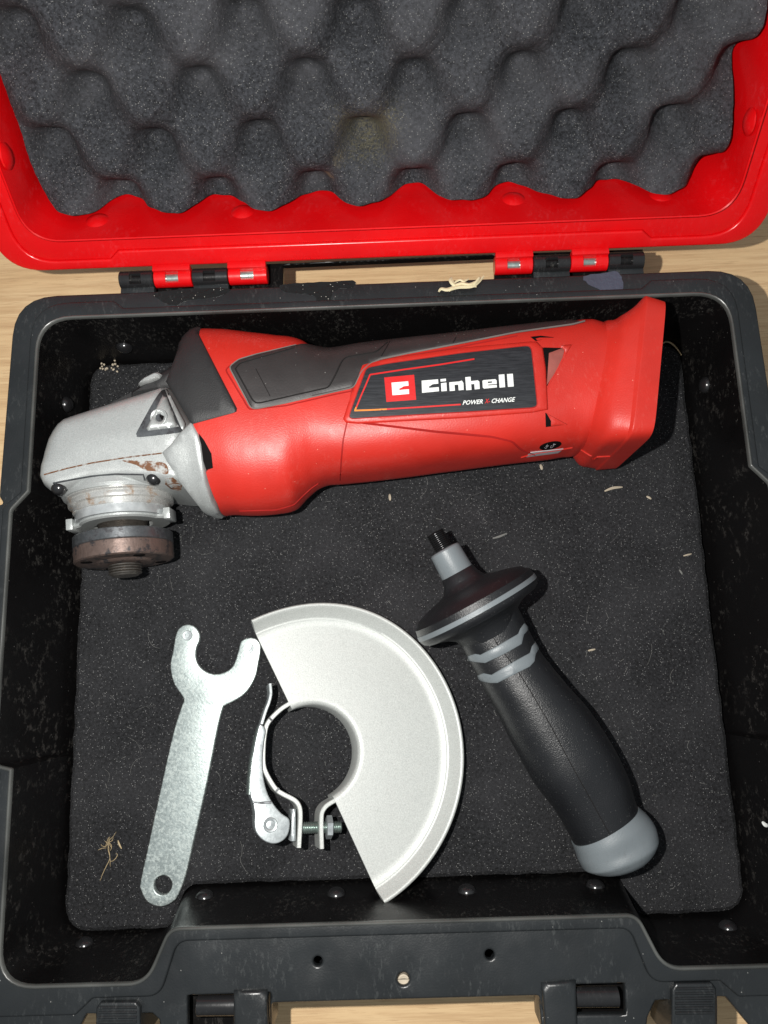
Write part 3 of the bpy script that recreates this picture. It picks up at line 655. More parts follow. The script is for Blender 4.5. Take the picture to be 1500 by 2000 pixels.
# black collar behind the gear head
B.overlay('collar', [(388, 650, .5), (389, 655), (463, 798), (462, 804), (455, 807), (374, 829), (350, 788), (325, 746), (346, 691), (352, 680, .5)], .9, 'collar_black', gr, ins=.7, depth=3)
# grip panel of dark rubber: runs over the top of the body
GP = [(448, 718), (452, 714), (466, 703), (500, 693), (578, 675), (604, 682, .25), (650, 684, .5), (700, 675, .5), (703, 675, 10.05), (750, 671, 10.05), (890, 656, 10.1), (1020, 640, 10.15), (1130, 625, 10.2), (1133, 629), (1142, 629), (1120, 635), (1012, 650), (890, 674), (800, 691), (742, 703), (722, 712), (706, 727), (694, 752), (688, 758), (652, 766), (560, 787), (500, 799), (490, 797)]
B.overlay('rubber_grip', GP, .7, 'grip_rubber', gr, ins=.45)
B.line('grip_edge', GP[21:] + GP[:5], .28, 'edge_dust', gr, lift=.35)
B.line('grip_edge', [(1142, 629), (1120, 635), (1012, 650), (890, 674), (800, 691), (742, 703), (722, 712), (706, 727), (694, 752)], .32, 'edge_dust', gr, lift=.5)
B.line('grip_seam', [(460, 722), (468, 712), (575, 682)], .25, 'seam_black', gr, lift=.7)
B.line('grip_seam', [(460, 722), (495, 785), (504, 789), (642, 758), (655, 735), (668, 708), (676, 700), (735, 690), (757, 672)], .3, 'seam_black', gr, lift=.72)
B.line('grip_seam', [(745, 698), (756, 680), (762, 670)], .22, 'seam_black', gr, lift=.72); B.line('grip_seam', [(885, 672), (891, 662)], .22, 'seam_black', gr, lift=.72)
B.line('grip_seam', [(500, 722), (528, 775)], .15, 'seam_black', gr, lift=.7)
# raised label field, seams and creases
FIELD = [(704, 716), (708, 712), (760, 700), (900, 680), (1036, 668), (1048, 668), (1060, 680), (1066, 720), (1070, 800), (1040, 806), (900, 817), (700, 828), (676, 826), (670, 819)]
B.overlay('label_field', FIELD, .75, 'red_housing', gr, ins=.8)
LAB = [(714, 726), (719, 720), (760, 712), (900, 692), (1026, 678), (1034, 679), (1037, 684), (1043, 740), (1048, 790), (1047, 794), (1040, 797), (900, 806), (760, 814), (688, 819), (682, 816), (684, 808), (692, 785)]
B.overlay('name_plate', LAB, .95, 'label_black', gr, grid=2, step=3, ins=0)
B.line('name_plate_edge', LAB + [LAB[0]], .2, 'seam_red', gr, lift=.85)
B.line('housing_seam', [(688, 758), (682, 800), (679, 818), (670, 860), (666, 905), (664, 938)], .28, 'seam_red', gr)
B.line('housing_crease', [(678, 822), (760, 832), (850, 843), (960, 853), (1000, 862), (1018, 878), (1045, 888)], .5, 'seam_red', gr, lift=-.1)
B.line('housing_crease', [(703, 716), (740, 705), (890, 679), (1010, 656)], .45, 'seam_red', gr, lift=-.1)
B.line('housing_seam', [(452, 712), (440, 722), (487, 800), (560, 792), (650, 771), (690, 763)], .3, 'seam_red', gr, lift=0)
B.line('housing_seam', [(468, 998), (540, 996), (574, 986), (590, 970), (606, 955), (622, 944)], .3, 'seam_red', gr)
# vents
def vent(dark, wedge, wm='red_housing'):
    v = B.overlay('vent', dark, .12, 'dark_gap', gr, grid=1.5, ins=0); B.overlay('vent_ramp', wedge, .5, wm, v, grid=1.2, ins=1.0)
vent([(1052, 680), (1106, 676), (1064, 764), (1058, 740)], [(1072, 690), (1104, 678), (1098, 700), (1084, 728), (1068, 752), (1070, 720)], 'clear_plastic')
vent([(1065, 806), (1066, 834), (1082, 832), (1108, 829)], [(1068, 808), (1076, 822), (1076, 832), (1107, 829)])
vent([(1036, 658), (1056, 656), (1082, 659), (1046, 666)], [(1046, 662), (1054, 660), (1080, 660), (1050, 665)])
B.overlay('vent_hood', [(1062, 679), (1118, 673), (1112, 682), (1066, 764), (1104, 688), (1098, 680)], .7, 'red_housing', gr, ins=.6)
B.overlay('conformity_sticker', [(1075 + 22 * math.cos(a) * math.cos(.22) + 7.2 * math.sin(a) * math.sin(.22), 870 - 22 * math.cos(a) * math.sin(.22) + 7.2 * math.sin(a) * math.cos(.22)) for a in np.linspace(0, 2 * math.pi, 24, endpoint=False)], .2, 'dark_gap', gr, grid=1.5, step=9, ins=0)
B.overlay('rating_label', [(1036, 883), (1100, 876), (1090, 884), (1028, 892)], .25, 'rating_label', gr, ins=0)
B.overlay('housing_gap', [(388, 846), (399, 860), (413, 886), (416, 914), (403, 918), (397, 900)], .15, 'dark_gap', gr, grid=1.5, ins=0)
# lettering on the name plate
zc = lambda pts: z2((670, 670), 4 / 15., pts)
def decal(name, loops, off, mat, parent, step=5.0):
    loops = [dens(L, step) for L in loops]; V, Fc, d = tri2d(loops, 5.0); P = B.drape(V, off); return fixn(mesh_obj(name, P, Fc, mat, parent, smooth=True))
letters = {'e_logo_square': ('print_red', [[(302, 260), (520, 240), (535, 422), (318, 438)]], 1.03), 'e_logo': ('print_white', [[(355, 298), (477, 288), (480, 320), (445, 324), (411, 345), (413, 352), (448, 348), (482, 346), (484, 380), (362, 390)]], 1.1)}
word = [[[(575, 283), (695, 273), (697, 305), (662, 308), (628, 326), (630, 336), (664, 333), (700, 330), (702, 360), (578, 372)]],
        [[(712, 272), (752, 268), (753, 287), (713, 290)]], [[(716, 303), (756, 299), (759, 358), (719, 361)]],
        [[(776, 298), (868, 290), (880, 300), (882, 350), (845, 354), (842, 312), (815, 314), (818, 356), (780, 359)]],
        [[(893, 258), (932, 254), (934, 287), (985, 281), (996, 291), (999, 343), (962, 347), (959, 307), (936, 309), (939, 350), (900, 353)]],
        [[(1018, 284), (1028, 279), (1112, 272), (1122, 281), (1123, 307), (1060, 312), (1060, 318), (1123, 313), (1124, 332), (1030, 341), (1021, 333)], [(1057, 290), (1088, 288), (1088, 298), (1058, 301)]],
        [[(1136, 240), (1178, 236), (1184, 330), (1143, 334)]], [[(1197, 235), (1240, 232), (1247, 325), (1204, 328)]]]
for k, (m_, L, off) in letters.items(): decal('logo', [zc(l) for l in L], off, m_, gr)
for L in word: decal('letter', [zc(l) for l in L], 1.05, 'print_white', gr)
def stroke(pts, wd): 
    P = np.array(pts, float); T = np.gradient(P, axis=0); T /= np.linalg.norm(T, axis=1)[:, None]; N = np.stack([-T[:, 1], T[:, 0]], 1); return [tuple(p) for p in P + N * wd / 2] + [tuple(p) for p in (P - N * wd / 2)[::-1]]
for pts, m_ in (([(200, 240), (450, 202), (700, 168), (960, 126)], 'print_red'), ([(200, 238), (165, 320), (130, 400), (98, 478)], 'print_red'), ([(98, 474), (88, 502)], 'print_orange'), ([(84, 500), (200, 496), (320, 490)], 'print_orange'), ([(320, 490), (600, 472), (860, 455)], 'print_red')):
    decal('frame_line', [zc(stroke(pts, 11))], 1.03, m_, gr)
def text2d(s, shear=0.0, bold=.0):
    cu = bpy.data.curves.new('t', 'FONT'); cu.body = s; cu.size = 1; cu.shear = shear; cu.offset = bold; cu.resolution_u = 2
    o = bpy.data.objects.new('t', cu); scene.collection.objects.link(o); bpy.context.view_layer.update()
    me = bpy.data.meshes.new_from_object(o.evaluated_get(bpy.context.evaluated_depsgraph_get())); V = np.array([tuple(v.co)[:2] for v in me.vertices]); Fs = [tuple(p.vertices) for p in me.polygons]
    bpy.data.objects.remove(o); bpy.data.curves.remove(cu); bpy.data.meshes.remove(me); return V, Fs
def put_text(s, p0, p1, hvec, mat, parent, off, shear=.25, bold=.02, name='lettering'):
    V, Fs = text2d(s, shear, bold); lo, hi = V.min(0), V.max(0); q = (V - lo) / (hi - lo); p0, p1, hv = map(np.array, (p0, p1, hvec))
    P = p0 + q[:, :1] * (p1 - p0) + q[:, 1:] * hv; o = mesh_obj(name, B.drape(P, off), Fs, mat, parent, smooth=False); return o
g = lambda x, y: (670 + x * 4 / 15., 670 + y * 4 / 15.)
put_text('POWER', g(873, 460), g(1020, 450), (.5, -8.6), 'print_white', gr, 1.15)
put_text('X-', g(1034, 447), g(1072, 445), (.3, -8.2), 'print_red', gr, 1.15)
put_text('CHANGE', g(1084, 446), g(1256, 434), (.5, -8.6), 'print_white', gr, 1.15)
put_text('UK', (1065.5, 875.5), (1072, 868.5), (-2.8, -3.2), 'rating_label', gr, .4, 0, .015); put_text('CA', (1076, 874.5), (1085.5, 866), (-2.8, -3.0), 'rating_label', gr, .4, 0, .015)

# gear head
HEAD = [(326, 747), (350, 786), (375, 822), (386, 846), (384, 872), (374, 905), (372, 935), (368, 952), (358, 956), (340, 957), (300, 952), (250, 951), (190, 957), (150, 968), (132, 974), (114, 969), (99, 958), (89, 942), (84, 918), (84, 888), (89, 860), (97, 840), (108, 824), (124, 811), (150, 802), (200, 786), (262, 766)]
ho = [tuple(at(p, float(np.interp(p[1], [840, 960], [41, 36])))[:2]) for p in HEAD]
ylow = at((200, 915), 34)[1]
def headz(x, y, d):
    k = min(1, max(0, (ylow + 6 - y) / 14)); k = k * k * (3 - 2 * k); R_ = 8.0 * (1 - k) + 3.6 * k; dr = 17 * (1 - k) + 13 * k
    return 47 - dr + dr * (max(0, 1 - (1 - min(d / R_, 1)) ** 2.3)) ** .5 + min(2.0, d * .08)
head = pillow('gear_head', [ho], headz, 6, 'cast_silver', gr, grid=2.2, rings=(.12, .5, 1.1, 2.0, 3.2, 4.8, 6.8), step=1.3, sharp=60)
hb = bvh_of([head]); cb = hb
def strap_px(bv, pts, r, mat, name, lift=0.0):
    P = []
    for p in dens(pts, 5, False):
        l, n_ = hit(bv, p)
        if l is not None: P.append(l + n_ * lift)
    return tube(name, P, r, mat, gr, taper=False)
strap_px(cb, [(86, 927), (130, 915), (180, 904), (250, 893), (316, 885)], .3, 'rust', 'joint_line')
strap_px(cb, [(104, 944), (140, 937), (180, 930), (225, 926), (280, 927), (283, 938)], .4, 'grey_steel', 'cover_step', lift=-.1)
B.overlay('skirt', [(318, 884), (335, 868), (352, 846), (374, 824), (387, 847), (393, 868), (397, 900), (403, 945), (415, 982), (428, 1000), (433, 1007, -.25), (416, 1006, -.2), (395, 996), (371, 966), (346, 934), (330, 907)], .9, 'cast_silver', gr, ins=.6, depth=4)
zh = lambda pts: z2((80, 880), 340 / 1500., pts)
drape_bv('rust_patch', [smoothp(zh([(700, 88), (800, 86), (960, 92), (1070, 112), (1100, 180), (1075, 205), (1000, 180), (900, 170), (820, 125)]), 4)], cb, .12, 'rust', gr)
drape_bv('rust_patch', [zh([(1075, 240), (1140, 232), (1215, 300), (1205, 350), (1120, 330), (1070, 290)])], cb, .12, 'rust', gr)
for p, r in (((116, 957), 2.7), ((301, 938), 2.7)):
    l, n_ = hit(hb, p); P = l + np.array([0, -.6, .9]); A_ = np.array([.06, -1, .55]); A_ /= np.linalg.norm(A_); s_ = lathe('cover_screw', P - A_ * 2.2, A_, [(0, r + .4), (.4, r + .4), (.5, r), (1.4, r), (2.1, r * .9), (2.8, r * .68), (3.3, r * .36), (3.45, .1)], 'boss_black', gr, n=28, sharp=70)
    lathe('washer', P - A_ * 3.2, A_, [(0, r + .9), (.7, r + .9)], 'rusty_steel', s_, n=28)
# triangular boss with the threaded handle socket
tri = lambda pts: z2((50, 560), 650 / 1500., pts)
drape_bv('socket_recess', [smoothp(tri([(612, 470), (585, 505), (505, 650), (503, 668), (520, 678), (698, 657), (708, 640), (645, 480), (628, 466)]), 3)], hb, .25, 'grey_steel', gr, grid=5, step=4, depth=1.5)
drape_bv('socket_boss', [tri([(616, 492), (545, 640), (552, 650), (690, 632), (678, 615), (634, 500)]), [(312 + 7.6 * math.cos(k * .314), 816 + 7.6 * math.sin(k * .314)) for k in range(20)][::1]], hb, 1.3, 'cast_silver', gr, grid=5, step=4, ins=5)
drape_bv('socket_bevel', [tri([(628, 466), (645, 480), (720, 622), (712, 650), (700, 640), (640, 500)])], hb, .9, 'cast_silver', gr, grid=5, step=4, ins=3)
l, n_ = hit(hb, (312, 816)); n_ = np.array([-.12, -.06, 1.]); n_ /= np.linalg.norm(n_)
sk = lathe('threaded_socket', l - n_ * 1.0, n_, [(0, 3.3), (2.1, 3.3), (2.3, 3.15), (2.35, 2.95), (2.15, 2.6), (1.95, 2.85), (1.75, 2.5), (1.55, 2.75), (1.35, 2.4), (1.15, 2.6), (1.0, 2.3), (.9, .1)], 'cast_silver', gr, n=40, up=(0, 1, 0), sharp=20)
lathe('socket_bore', l - n_ * 1.0 + np.array([.5, -.5, 0]), n_, [(1.0, 1.5), (1.2, 1.5), (1.21, .2)], 'dark_gap', sk, n=32, up=(0, 1, 0))
# spindle-lock side: dark bridge behind the head and the silver button
pillow('spindle_bridge', [[tuple(at(p, 36)[:2]) for p in [(376, 652), (366, 655), (356, 668), (346, 692), (300, 722), (243, 759), (200, 780), (150, 802), (160, 812), (250, 790), (340, 770), (382, 720)]]], edge_round(38, 6, 14), 5, 'collar_black', gr, grid=3, rings=(.3, 1, 2.5, 4), step=1.6)
pillow('spindle_lock_button', [[tuple(at(p, 38)[:2]) for p in [(270, 750), (282, 738), (300, 729), (309, 727), (316, 732), (312, 739), (290, 747)]]], edge_round(39.5, 1.5, 1.5), 26, 'cast_silver', gr, grid=2, rings=(.3, .8), step=1)
# spindle stack
P0 = at((235.5, 940), 25); P1 = at((245, 1122), 25); AX = P1 - P0; TL = np.linalg.norm(AX); AX /= TL; t_ = lambda y: (y - 940) / 182. * TL
lathe('bearing_flange', P0, AX, [(t_(955), 21.6), (t_(968), 22.0), (t_(974), 21.4), (t_(975), 19.5)], 'cast_silver', gr, n=96)
lathe('bearing_collar', P0, AX, [(t_(965), 20.4), (t_(976), 20.4), (t_(979), 19.6), (t_(985), 19.9), (t_(990), 19.7), (t_(992), 18.3), (t_(1002), 18.2), (t_(1003), 17)], 'turned_steel', gr, n=96)
lathe('clamp_ring', P0, AX, [(t_(999), 16.8), (t_(1001), 17.5), (t_(1019), 17.5), (t_(1020), 17.0), (t_(1020.1), 12.0), (t_(1012), 11.6)], 'chrome_ring', gr, n=96)
lathe('guard_seat', P0, AX, [(t_(1015), 18.9), (t_(1023), 18.9), (t_(1026), 18.0), (t_(1026.1), 11.5), (t_(1016), 11.3)], 'cast_silver', gr, n=96, rfun=lambda a, t: 1 if (math.sin(a) < .15) else max(.84, 1 - (math.sin(a) - .15) * .9))
u_ = np.cross(AX, (0, 0, 1)); u_ /= np.linalg.norm(u_)
for sg in (-1, 1):
    c = P0 + AX * t_(1019) + u_ * sg * 18.9 + np.array([0, 0, 1]); box('guard_lug', c, (1.3, 2.2, 4.5), 'cast_silver', gr, ax=[u_, AX, (0, 0, 1)], bev=.3)
prof = []; y = 1010
while y < 1050: prof += [(t_(y), 9.1), (t_(y + 1.5), 9.4), (t_(y + 3), 8.9)]; y += 3.4
lathe('spindle_shank', P0, AX, prof, 'thread_steel', gr, n=48)
lathe('inner_flange', P0, AX, [(t_(1046), 15), (t_(1047), 18.2), (t_(1049), 18.7), (t_(1067), 18.7), (t_(1069), 18.2)], 'grey_steel', gr, n=96)
of = lathe('outer_flange', P0, AX, [(t_(1068), 18.2), (t_(1070), 18.7), (t_(1095), 18.6), (t_(1097.5), 17.9), (t_(1098.2), 14), (t_(1098.6), 11.2), (t_(1102), 10.4), (t_(1103), 9.4), (t_(1103.2), 6)], 'rusty_steel', gr, n=96)
for k in range(4):
    a = math.radians(40 + 90 * k); c = P0 + AX * t_(1098.5) + (u_ * math.cos(a) + np.array([0, 0, 1]) * math.sin(a)) * 14.6; lathe('spanner_hole', c, AX, [(-.1, 2.1), (.12, 2.1), (.13, .2)], 'dark_gap', of, n=20)
prof = [(t_(1100), 6.2)]; y = 1103
while y < 1122: prof += [(t_(y), 5.6), (t_(y + 1.6), 6.3), (t_(y + 3.4), 6.1), (t_(y + 4.2), 5.4)]; y += 5.0
prof += [(t_(1125), 4.9), (t_(1126.5), 3.0), (t_(1126.4), .2)]
lathe('spindle_thread', P0, AX, prof, 'thread_steel', gr, n=48, rfun=lambda a, t: 1 + .0 * a)

# ------------------------------------------------------------------ side handle
T0 = at((849, 1040), 26.5); T1 = at((1213, 1690), 14); HA = T1 - T0; HL = np.linalg.norm(HA); HA /= HL
hn = empty('side_handle', tuple(at((1000, 1300), 0)), 'black and grey screw-in side handle with wide flange lying beside the disc guard', 'handle')
h_ = lambda px: px / 744. * HL
prof = []; s_ = 0
while s_ < 46: prof += [(h_(s_), 3.0 if s_ == 0 else 3.2), (h_(s_ + 1.8), 3.75), (h_(s_ + 3.4), 3.2)]; s_ += 4.0
lathe('threaded_stud', T0, HA, prof, 'black_screw', hn, n=36)
lathe('grey_sleeve', T0, HA, [(h_(38), 3.6), (h_(40), 5.6), (h_(43), 6.1), (h_(93), 6.5), (h_(96), 6.3)], 'handle_grey', hn, n=48)
lathe('flange', T0, HA, [(h_(92), 6.3), (h_(94), 6.7), (h_(110), 7.5), (h_(122), 8.9), (h_(128), 12.0), (h_(134), 17.0), (h_(143), 22.2), (h_(154), 24.2), (h_(155), 24.9), (h_(160), 25.0), (h_(165), 25.2), (h_(181), 25.3), (h_(188), 24.6), (h_(193), 23.2), (h_(196), 20), (h_(204), 16), (h_(214), 13.2), (h_(235), 12.0)], 'handle_black', hn, n=120, sharp=50)
lathe('flange_stripe', T0, HA, [(h_(167), 25.0), (h_(168), 25.5), (h_(177), 25.6), (h_(178), 25.0)], 'handle_grey', hn, n=120)
HS = [((1010, 1186), (893, 1246), 23, 11.8, 2.2), ((1017, 1200), (899, 1259), 22.5, 12, 2.2), ((1050, 1266), (934, 1322), 21, 12.5, 2.2), ((1075, 1300), (950, 1352), 20.4, 13.2, 2.2), ((1102, 1333), (966, 1381), 20, 13.9, 2.2), ((1150, 1388), (1002, 1455), 19, 15, 2.2), ((1187, 1444), (1039, 1522), 18, 15.6, 2.2), ((1224, 1518), (1090, 1592), 16.5, 14.6, 2.2), ((1241, 1572), (1120, 1646), 15.5, 13.4, 2.2), ((1250, 1590), (1128, 1664), 15.2, 13, 2.2)]
HG = Loft(HS, 200); HG.mesh('grip', 'handle_black', hn, None, nu=110, nt=96)
CS = [((1243, 1573), (1119, 1649), 15.5, 13.6, 2.2), ((1262, 1590), (1126, 1668), 15.3, 14.4, 2.2), ((1276, 1612), (1132, 1684), 15.2, 14.0, 2.3), ((1281, 1632), (1139, 1697), 15, 14.6, 2.2), ((1276, 1652), (1152, 1703), 15, 13.2, 2.2), ((1258, 1676), (1172, 1706), 15, 10, 2.2), ((1232, 1692), (1195, 1704), 15, 4, 2.2)]
CL = Loft(CS, 120); CL.mesh('end_cap', 'handle_grey', hn, None, nu=60, nt=96)
zg = lambda pts: z2((780, 1000), 550 / 1486., pts)
for T_, Bt in (([(914, 1281), (928, 1277), (938, 1279), (970, 1262), (1012, 1238), (1016, 1228), (1024, 1217)], [(1031, 1231), (1023, 1240), (1019, 1258), (986, 1277), (948, 1295), (928, 1293), (917, 1291)]),
               ([(933, 1319), (944, 1315), (960, 1318), (998, 1295), (1035, 1275), (1039, 1262), (1047, 1252)], [(1053, 1266), (1046, 1278), (1044, 1292), (1035, 1302), (1013, 1313), (972, 1334), (958, 1334), (938, 1330)])):
    pts = [(T_[0][0], T_[0][1], -.5)] + T_ + [(T_[-1][0], T_[-1][1], .5), (Bt[0][0], Bt[0][1], .5)] + Bt + [(Bt[-1][0], Bt[-1][1], -.5)]
    HG.overlay('grip_stripe', pts, .3, 'handle_grey', hn, grid=1.4, ins=.25, step=3)
HG.line('mould_seam', zg([(425, 540), (470, 620), (525, 710), (620, 830), (700, 960), (800, 1130), (900, 1320), (1000, 1500), (1060, 1610), (1110, 1700)]), .16, 'seam_black', hn, lift=.1)

# ------------------------------------------------------------------ pin spanner
SP = z2((250, 1160), 7 / 15., [(250, 128), (280, 138), (298, 165), (298, 195), (286, 225), (283, 262), (295, 297), (325, 324), (365, 336), (408, 326), (440, 300), (460, 245), (470, 205), (485, 190), (510, 183), (535, 188), (552, 208), (554, 240), (545, 290), (535, 340), (512, 388), (480, 425), (440, 450), (405, 467), (395, 482), (375, 560), (330, 790), (280, 1010), (240, 1180), (212, 1255), (190, 1287), (150, 1307), (110, 1305), (75, 1282), (54, 1240), (53, 1200), (90, 1030), (140, 800), (190, 580), (225, 470), (234, 445), (225, 425), (195, 380), (180, 330), (178, 290), (188, 240), (200, 172), (218, 140)])
SPW = smoothp([tuple(at(p, 2.9)[:2]) for p in SP], 4)
spn = empty('pin_spanner', tuple(at((400, 1480), 0)), 'flat zinc plated two-pin spanner with a round hanging hole, leftmost of the loose parts', 'spanner')
hc = at((318, 1729), 2.9)[:2]; plate('spanner_plate', [SPW, circ(hc, 3.5, 36)], .5, 2.9, .45, 'zinc', spn, step=2.0)
for p in ((366, 1241), (486, 1266)): lathe('spanner_pin', np.r_[at(p, 2.9)[:2], 2.0], (0, 0, 1), [(0, 2.1), (1.0, 2.1), (1.25, 1.9), (1.2, 1.0), (.95, .8), (.95, .1)], 'zinc_bright', spn, n=28, up=(0, 1, 0))

# ------------------------------------------------------------------ disc guard with clamp
GO = at((609, 1470), 17); a1, b1 = at((505, 1205), 17), at((765, 1755), 17); e2 = (a1 - b1) / np.linalg.norm(a1 - b1); e1 = np.array([e2[1], -e2[0], 0]); TH = math.radians(16)
E1 = e1 * math.cos(TH) + np.array([0, 0, -math.sin(TH)]); GN = np.cross(E1, e2); GN /= np.linalg.norm(GN)
GF = lambda p: GO + E1 * p[0] + e2 * p[1] + GN * p[2]
def gl(p, h=0.0):
    d = ray(p); o_ = GO + GN * h; t = ((o_ - CPOS) @ GN) / (d @ GN); q = CPOS + d * t - o_; return (float(q @ E1), float(q @ e2))
gd_ = empty('disc_guard', tuple(GO * np.array([1, 1, 0])), 'half-round silver disc guard with clamp band and lever lying in the middle of the mat', 'disc guard')
PR = [(17.6, -13.0), (17.5, -2.0), (17.9, -.7), (18.6, -.15), (19.2, 0), (20.2, .02), (34, .05), (49.6, .02), (52.4, .05), (52.8, .3), (53.2, .4), (53.6, .3), (54.3, .8), (56.6, 4.6), (57.1, 5.4), (57.6, 5.8), (58.2, 5.9), (58.7, 5.5), (58.8, 4.6), (58.4, 3.2), (57.4, 1.6), (56.3, .6), (55.2, -.4), (53.8, -.7), (52, -1.0), (50, -1.3), (30, -1.2), (19.6, -1.3), (18.9, -2.0), (18.8, -13.0)]
V = []; Fs = []; NA = 110; m = len(PR)
for i in range(NA + 1):
    a = math.radians(-90.5 + 181 * i / NA)
    for r, h in PR:
        rr = r * (1 - (.058 * max(0, math.sin(a)) ** 4 + .006) * min(1, max(0, (r - 30) / 20))); V.append(GF((rr * math.cos(a) + .4, rr * math.sin(a) * 1.0 , h)))
for i in range(NA):
    for k in range(m): Fs.append((i * m + k, i * m + (k + 1) % m, (i + 1) * m + (k + 1) % m, (i + 1) * m + k))
Fs.append(tuple(range(m))); Fs.append(tuple(range(NA * m, NA * m + m)))
shell = fixn(mesh_obj('guard_shell', V, Fs, 'guard_silver', gd_, sharp=50))
bandp = [(566, 1374), (550, 1384), (532, 1401), (521, 1417), (516, 1442), (514.5, 1465), (514.5, 1490), (519, 1508), (531, 1530), (541, 1543), (553, 1551), (567, 1558), (578, 1565), (585, 1576), (587, 1592), (586, 1620), (584, 1656)]
ribbon('clamp_band', smoothp([gl(p, -.8) for p in bandp], 6, False), 1.6, -13.5, -.8, 'guard_silver', gd_, frame=GF)
ribbon('clamp_band', smoothp([gl(p, -.8) for p in [(659, 1561), (645, 1569), (636, 1576), (629.5, 1587), (628, 1602), (628, 1625), (629, 1658)]], 6, False), 1.6, -13.5, -.8, 'guard_silver', gd_, frame=GF)
lev = plate('clamp_lever', [smoothp([gl(p, 1) for p in [(508, 1414), (512, 1416), (517, 1421), (518.5, 1430), (516, 1445), (513, 1473), (513, 1500), (516, 1527), (524, 1553), (536, 1573), (550, 1589), (564, 1599), (566, 1613), (563, 1628), (556, 1639), (545, 1646), (533, 1648), (519, 1644), (507, 1635), (499, 1622), (497, 1604), (498, 1592), (494, 1568), (489, 1552), (489, 1511), (497, 1457), (504, 1425)]], 3)], -12, 1.0, .4, 'zinc_bright', gd_, frame=GF, step=1.5)
ribbon('lever_tip', smoothp([gl(p, .6) for p in [(527.5, 1335), (529, 1354), (525.5, 1371), (519, 1388), (511, 1414)]], 6, False), 1.2, -9, .6, 'zinc_bright', lev, frame=GF)
pc = gl((528, 1611), 1.0); lathe('pivot_rivet', GF((*pc, .6)), GN, [(0, 2.6), (.7, 2.6), (1.0, 2.3), (.9, 1.7), (.7, 1.4), (.75, .9), (.9, .2)], 'zinc_bright', gd_, n=36, up=(0, 1, 0))
fl = gl((493, 1555), 1); fr = gl((541, 1560), 1)
ribbon('lever_fold', [gl((494, 1567), 1), gl((512, 1568), 1), gl((530, 1567), 1)], 1.5, .2, 1.18, 'grey_steel', lev, frame=GF, bev=.5)
ribbon('lever_side', smoothp([gl(p, .4) for p in [(507, 1418), (500, 1446), (493, 1482), (489, 1515), (487, 1552)]], 5, False), 1.1, -10, .55, 'bolt_zinc', lev, frame=GF, bev=.45)
for q_ in ([(526, 1402), (532, 1408)], [(545, 1539), (539, 1547)]):
    a_, b_ = gl(q_[0], -.5), gl(q_[1], -.5); ribbon('band_crease', [a_, ((a_[0] + b_[0]) / 2, (a_[1] + b_[1]) / 2), b_], .8, -3, -.72, 'grey_steel', gd_, frame=GF, bev=.05)
wq = [gl(p, -1) for p in [(570, 1581), (578, 1580), (578, 1643), (568, 1643)]]; plate('clamp_block', [wq], -11, -1.0, .4, 'zinc_bright', gd_, frame=GF)
Q0 = gl((586, 1617), -4.5); Q1 = gl((665, 1615), -4.5); A0 = GF((*Q0, -4.5)); A1 = GF((*Q1, -4.5)); BA = A1 - A0; BL = np.linalg.norm(BA)
prof = []; q = 0
while q < BL: prof += [(q, 1.85), (q + .3, 2.2), (q + .6, 1.85)]; q += .68
bolt = lathe('clamp_bolt', A0, BA, prof, 'bolt_zinc', gd_, n=28)
nu0 = 50 / 79. * BL; lathe('nut', A0, BA, [(nu0, 3.2), (nu0 + .25, 4.2), (nu0 + 2.2, 4.2), (nu0 + 2.5, 3.4)], 'zinc_bright', gd_, n=6, sharp=20)
lathe('bolt_tail', A0, BA, [(0, 1.2), (BL + .2, 1.2)], 'bolt_zinc', bolt, n=16)

# ------------------------------------------------------------------ bits of straw, chips and crumbs
def fibre(name, px, z, r, mat, label, cat, arch=1.0, grp=None):
    pts = smoothp([at(p, z) for p in px], 5, False); n = len(pts); pts = [(p[0], p[1], z + r + arch * math.sin(math.pi * i / (n - 1))) for i, p in enumerate(pts)]
    return tag(tube(name, pts, r, mat, None, n=5), label, cat, grp)
e = empty('straw_wisp', tuple(at((905, 560), 39)), 'frayed pale straw wisp lying on the rear rim below the lid', 'straw')
zs = lambda pts: z2((500, 500), 1 / 3., pts)
for k, (pp, r) in enumerate((([(1070, 212), (1085, 198), (1120, 205), (1180, 190), (1260, 185), (1300, 160), (1335, 120)], .55), ([(1145, 130), (1140, 150), (1155, 175), (1180, 190)], .6), ([(1150, 170), (1190, 150), (1215, 158), (1245, 140)], .35), ([(1150, 182), (1200, 172), (1250, 178), (1300, 150)], .4), ([(1130, 215), (1170, 196), (1220, 190), (1290, 190)], .3), ([(1275, 180), (1300, 150), (1310, 135)], .35))):
    pts = smoothp([at(p, 40) for p in zs(pp)], 5, False); tube('stalk', [(p[0], p[1], 40.3 + .7 * math.sin(3.14 * i / len(pts)) + .2 * k) for i, p in enumerate(pts)], r * 1.5, 'pale_straw', e, n=5)
e = empty('straw_tuft', tuple(at((213, 1650), 0)), 'tangled dry straw tuft on the lower left of the mat', 'straw')
zt = lambda pts: z2((180, 1600), .06, pts)
for pp in ([(800, 400), (690, 560), (560, 700), (530, 950), (590, 1250), (600, 1540)], [(200, 1000), (340, 940), (470, 930)], [(560, 960), (580, 1280), (480, 1500), (350, 1780), (270, 2000)], [(600, 1370), (700, 1340), (800, 1230), (830, 1150), (780, 1100)], [(560, 740), (640, 880), (600, 1020)], [(300, 800), (350, 870), (480, 860), (560, 700)], [(420, 700), (520, 800), (560, 950)], [(700, 590), (650, 700), (500, 760)], [(570, 600), (560, 760), (640, 940)], [(450, 900), (520, 650), (600, 560)]):
    pts = smoothp([at(p, .4) for p in zt(pp)], 4, False); tube('stalk', [(p[0], p[1], .5 + rng.uniform(0, .5)) for p in pts], .13, 'straw', e, n=4)
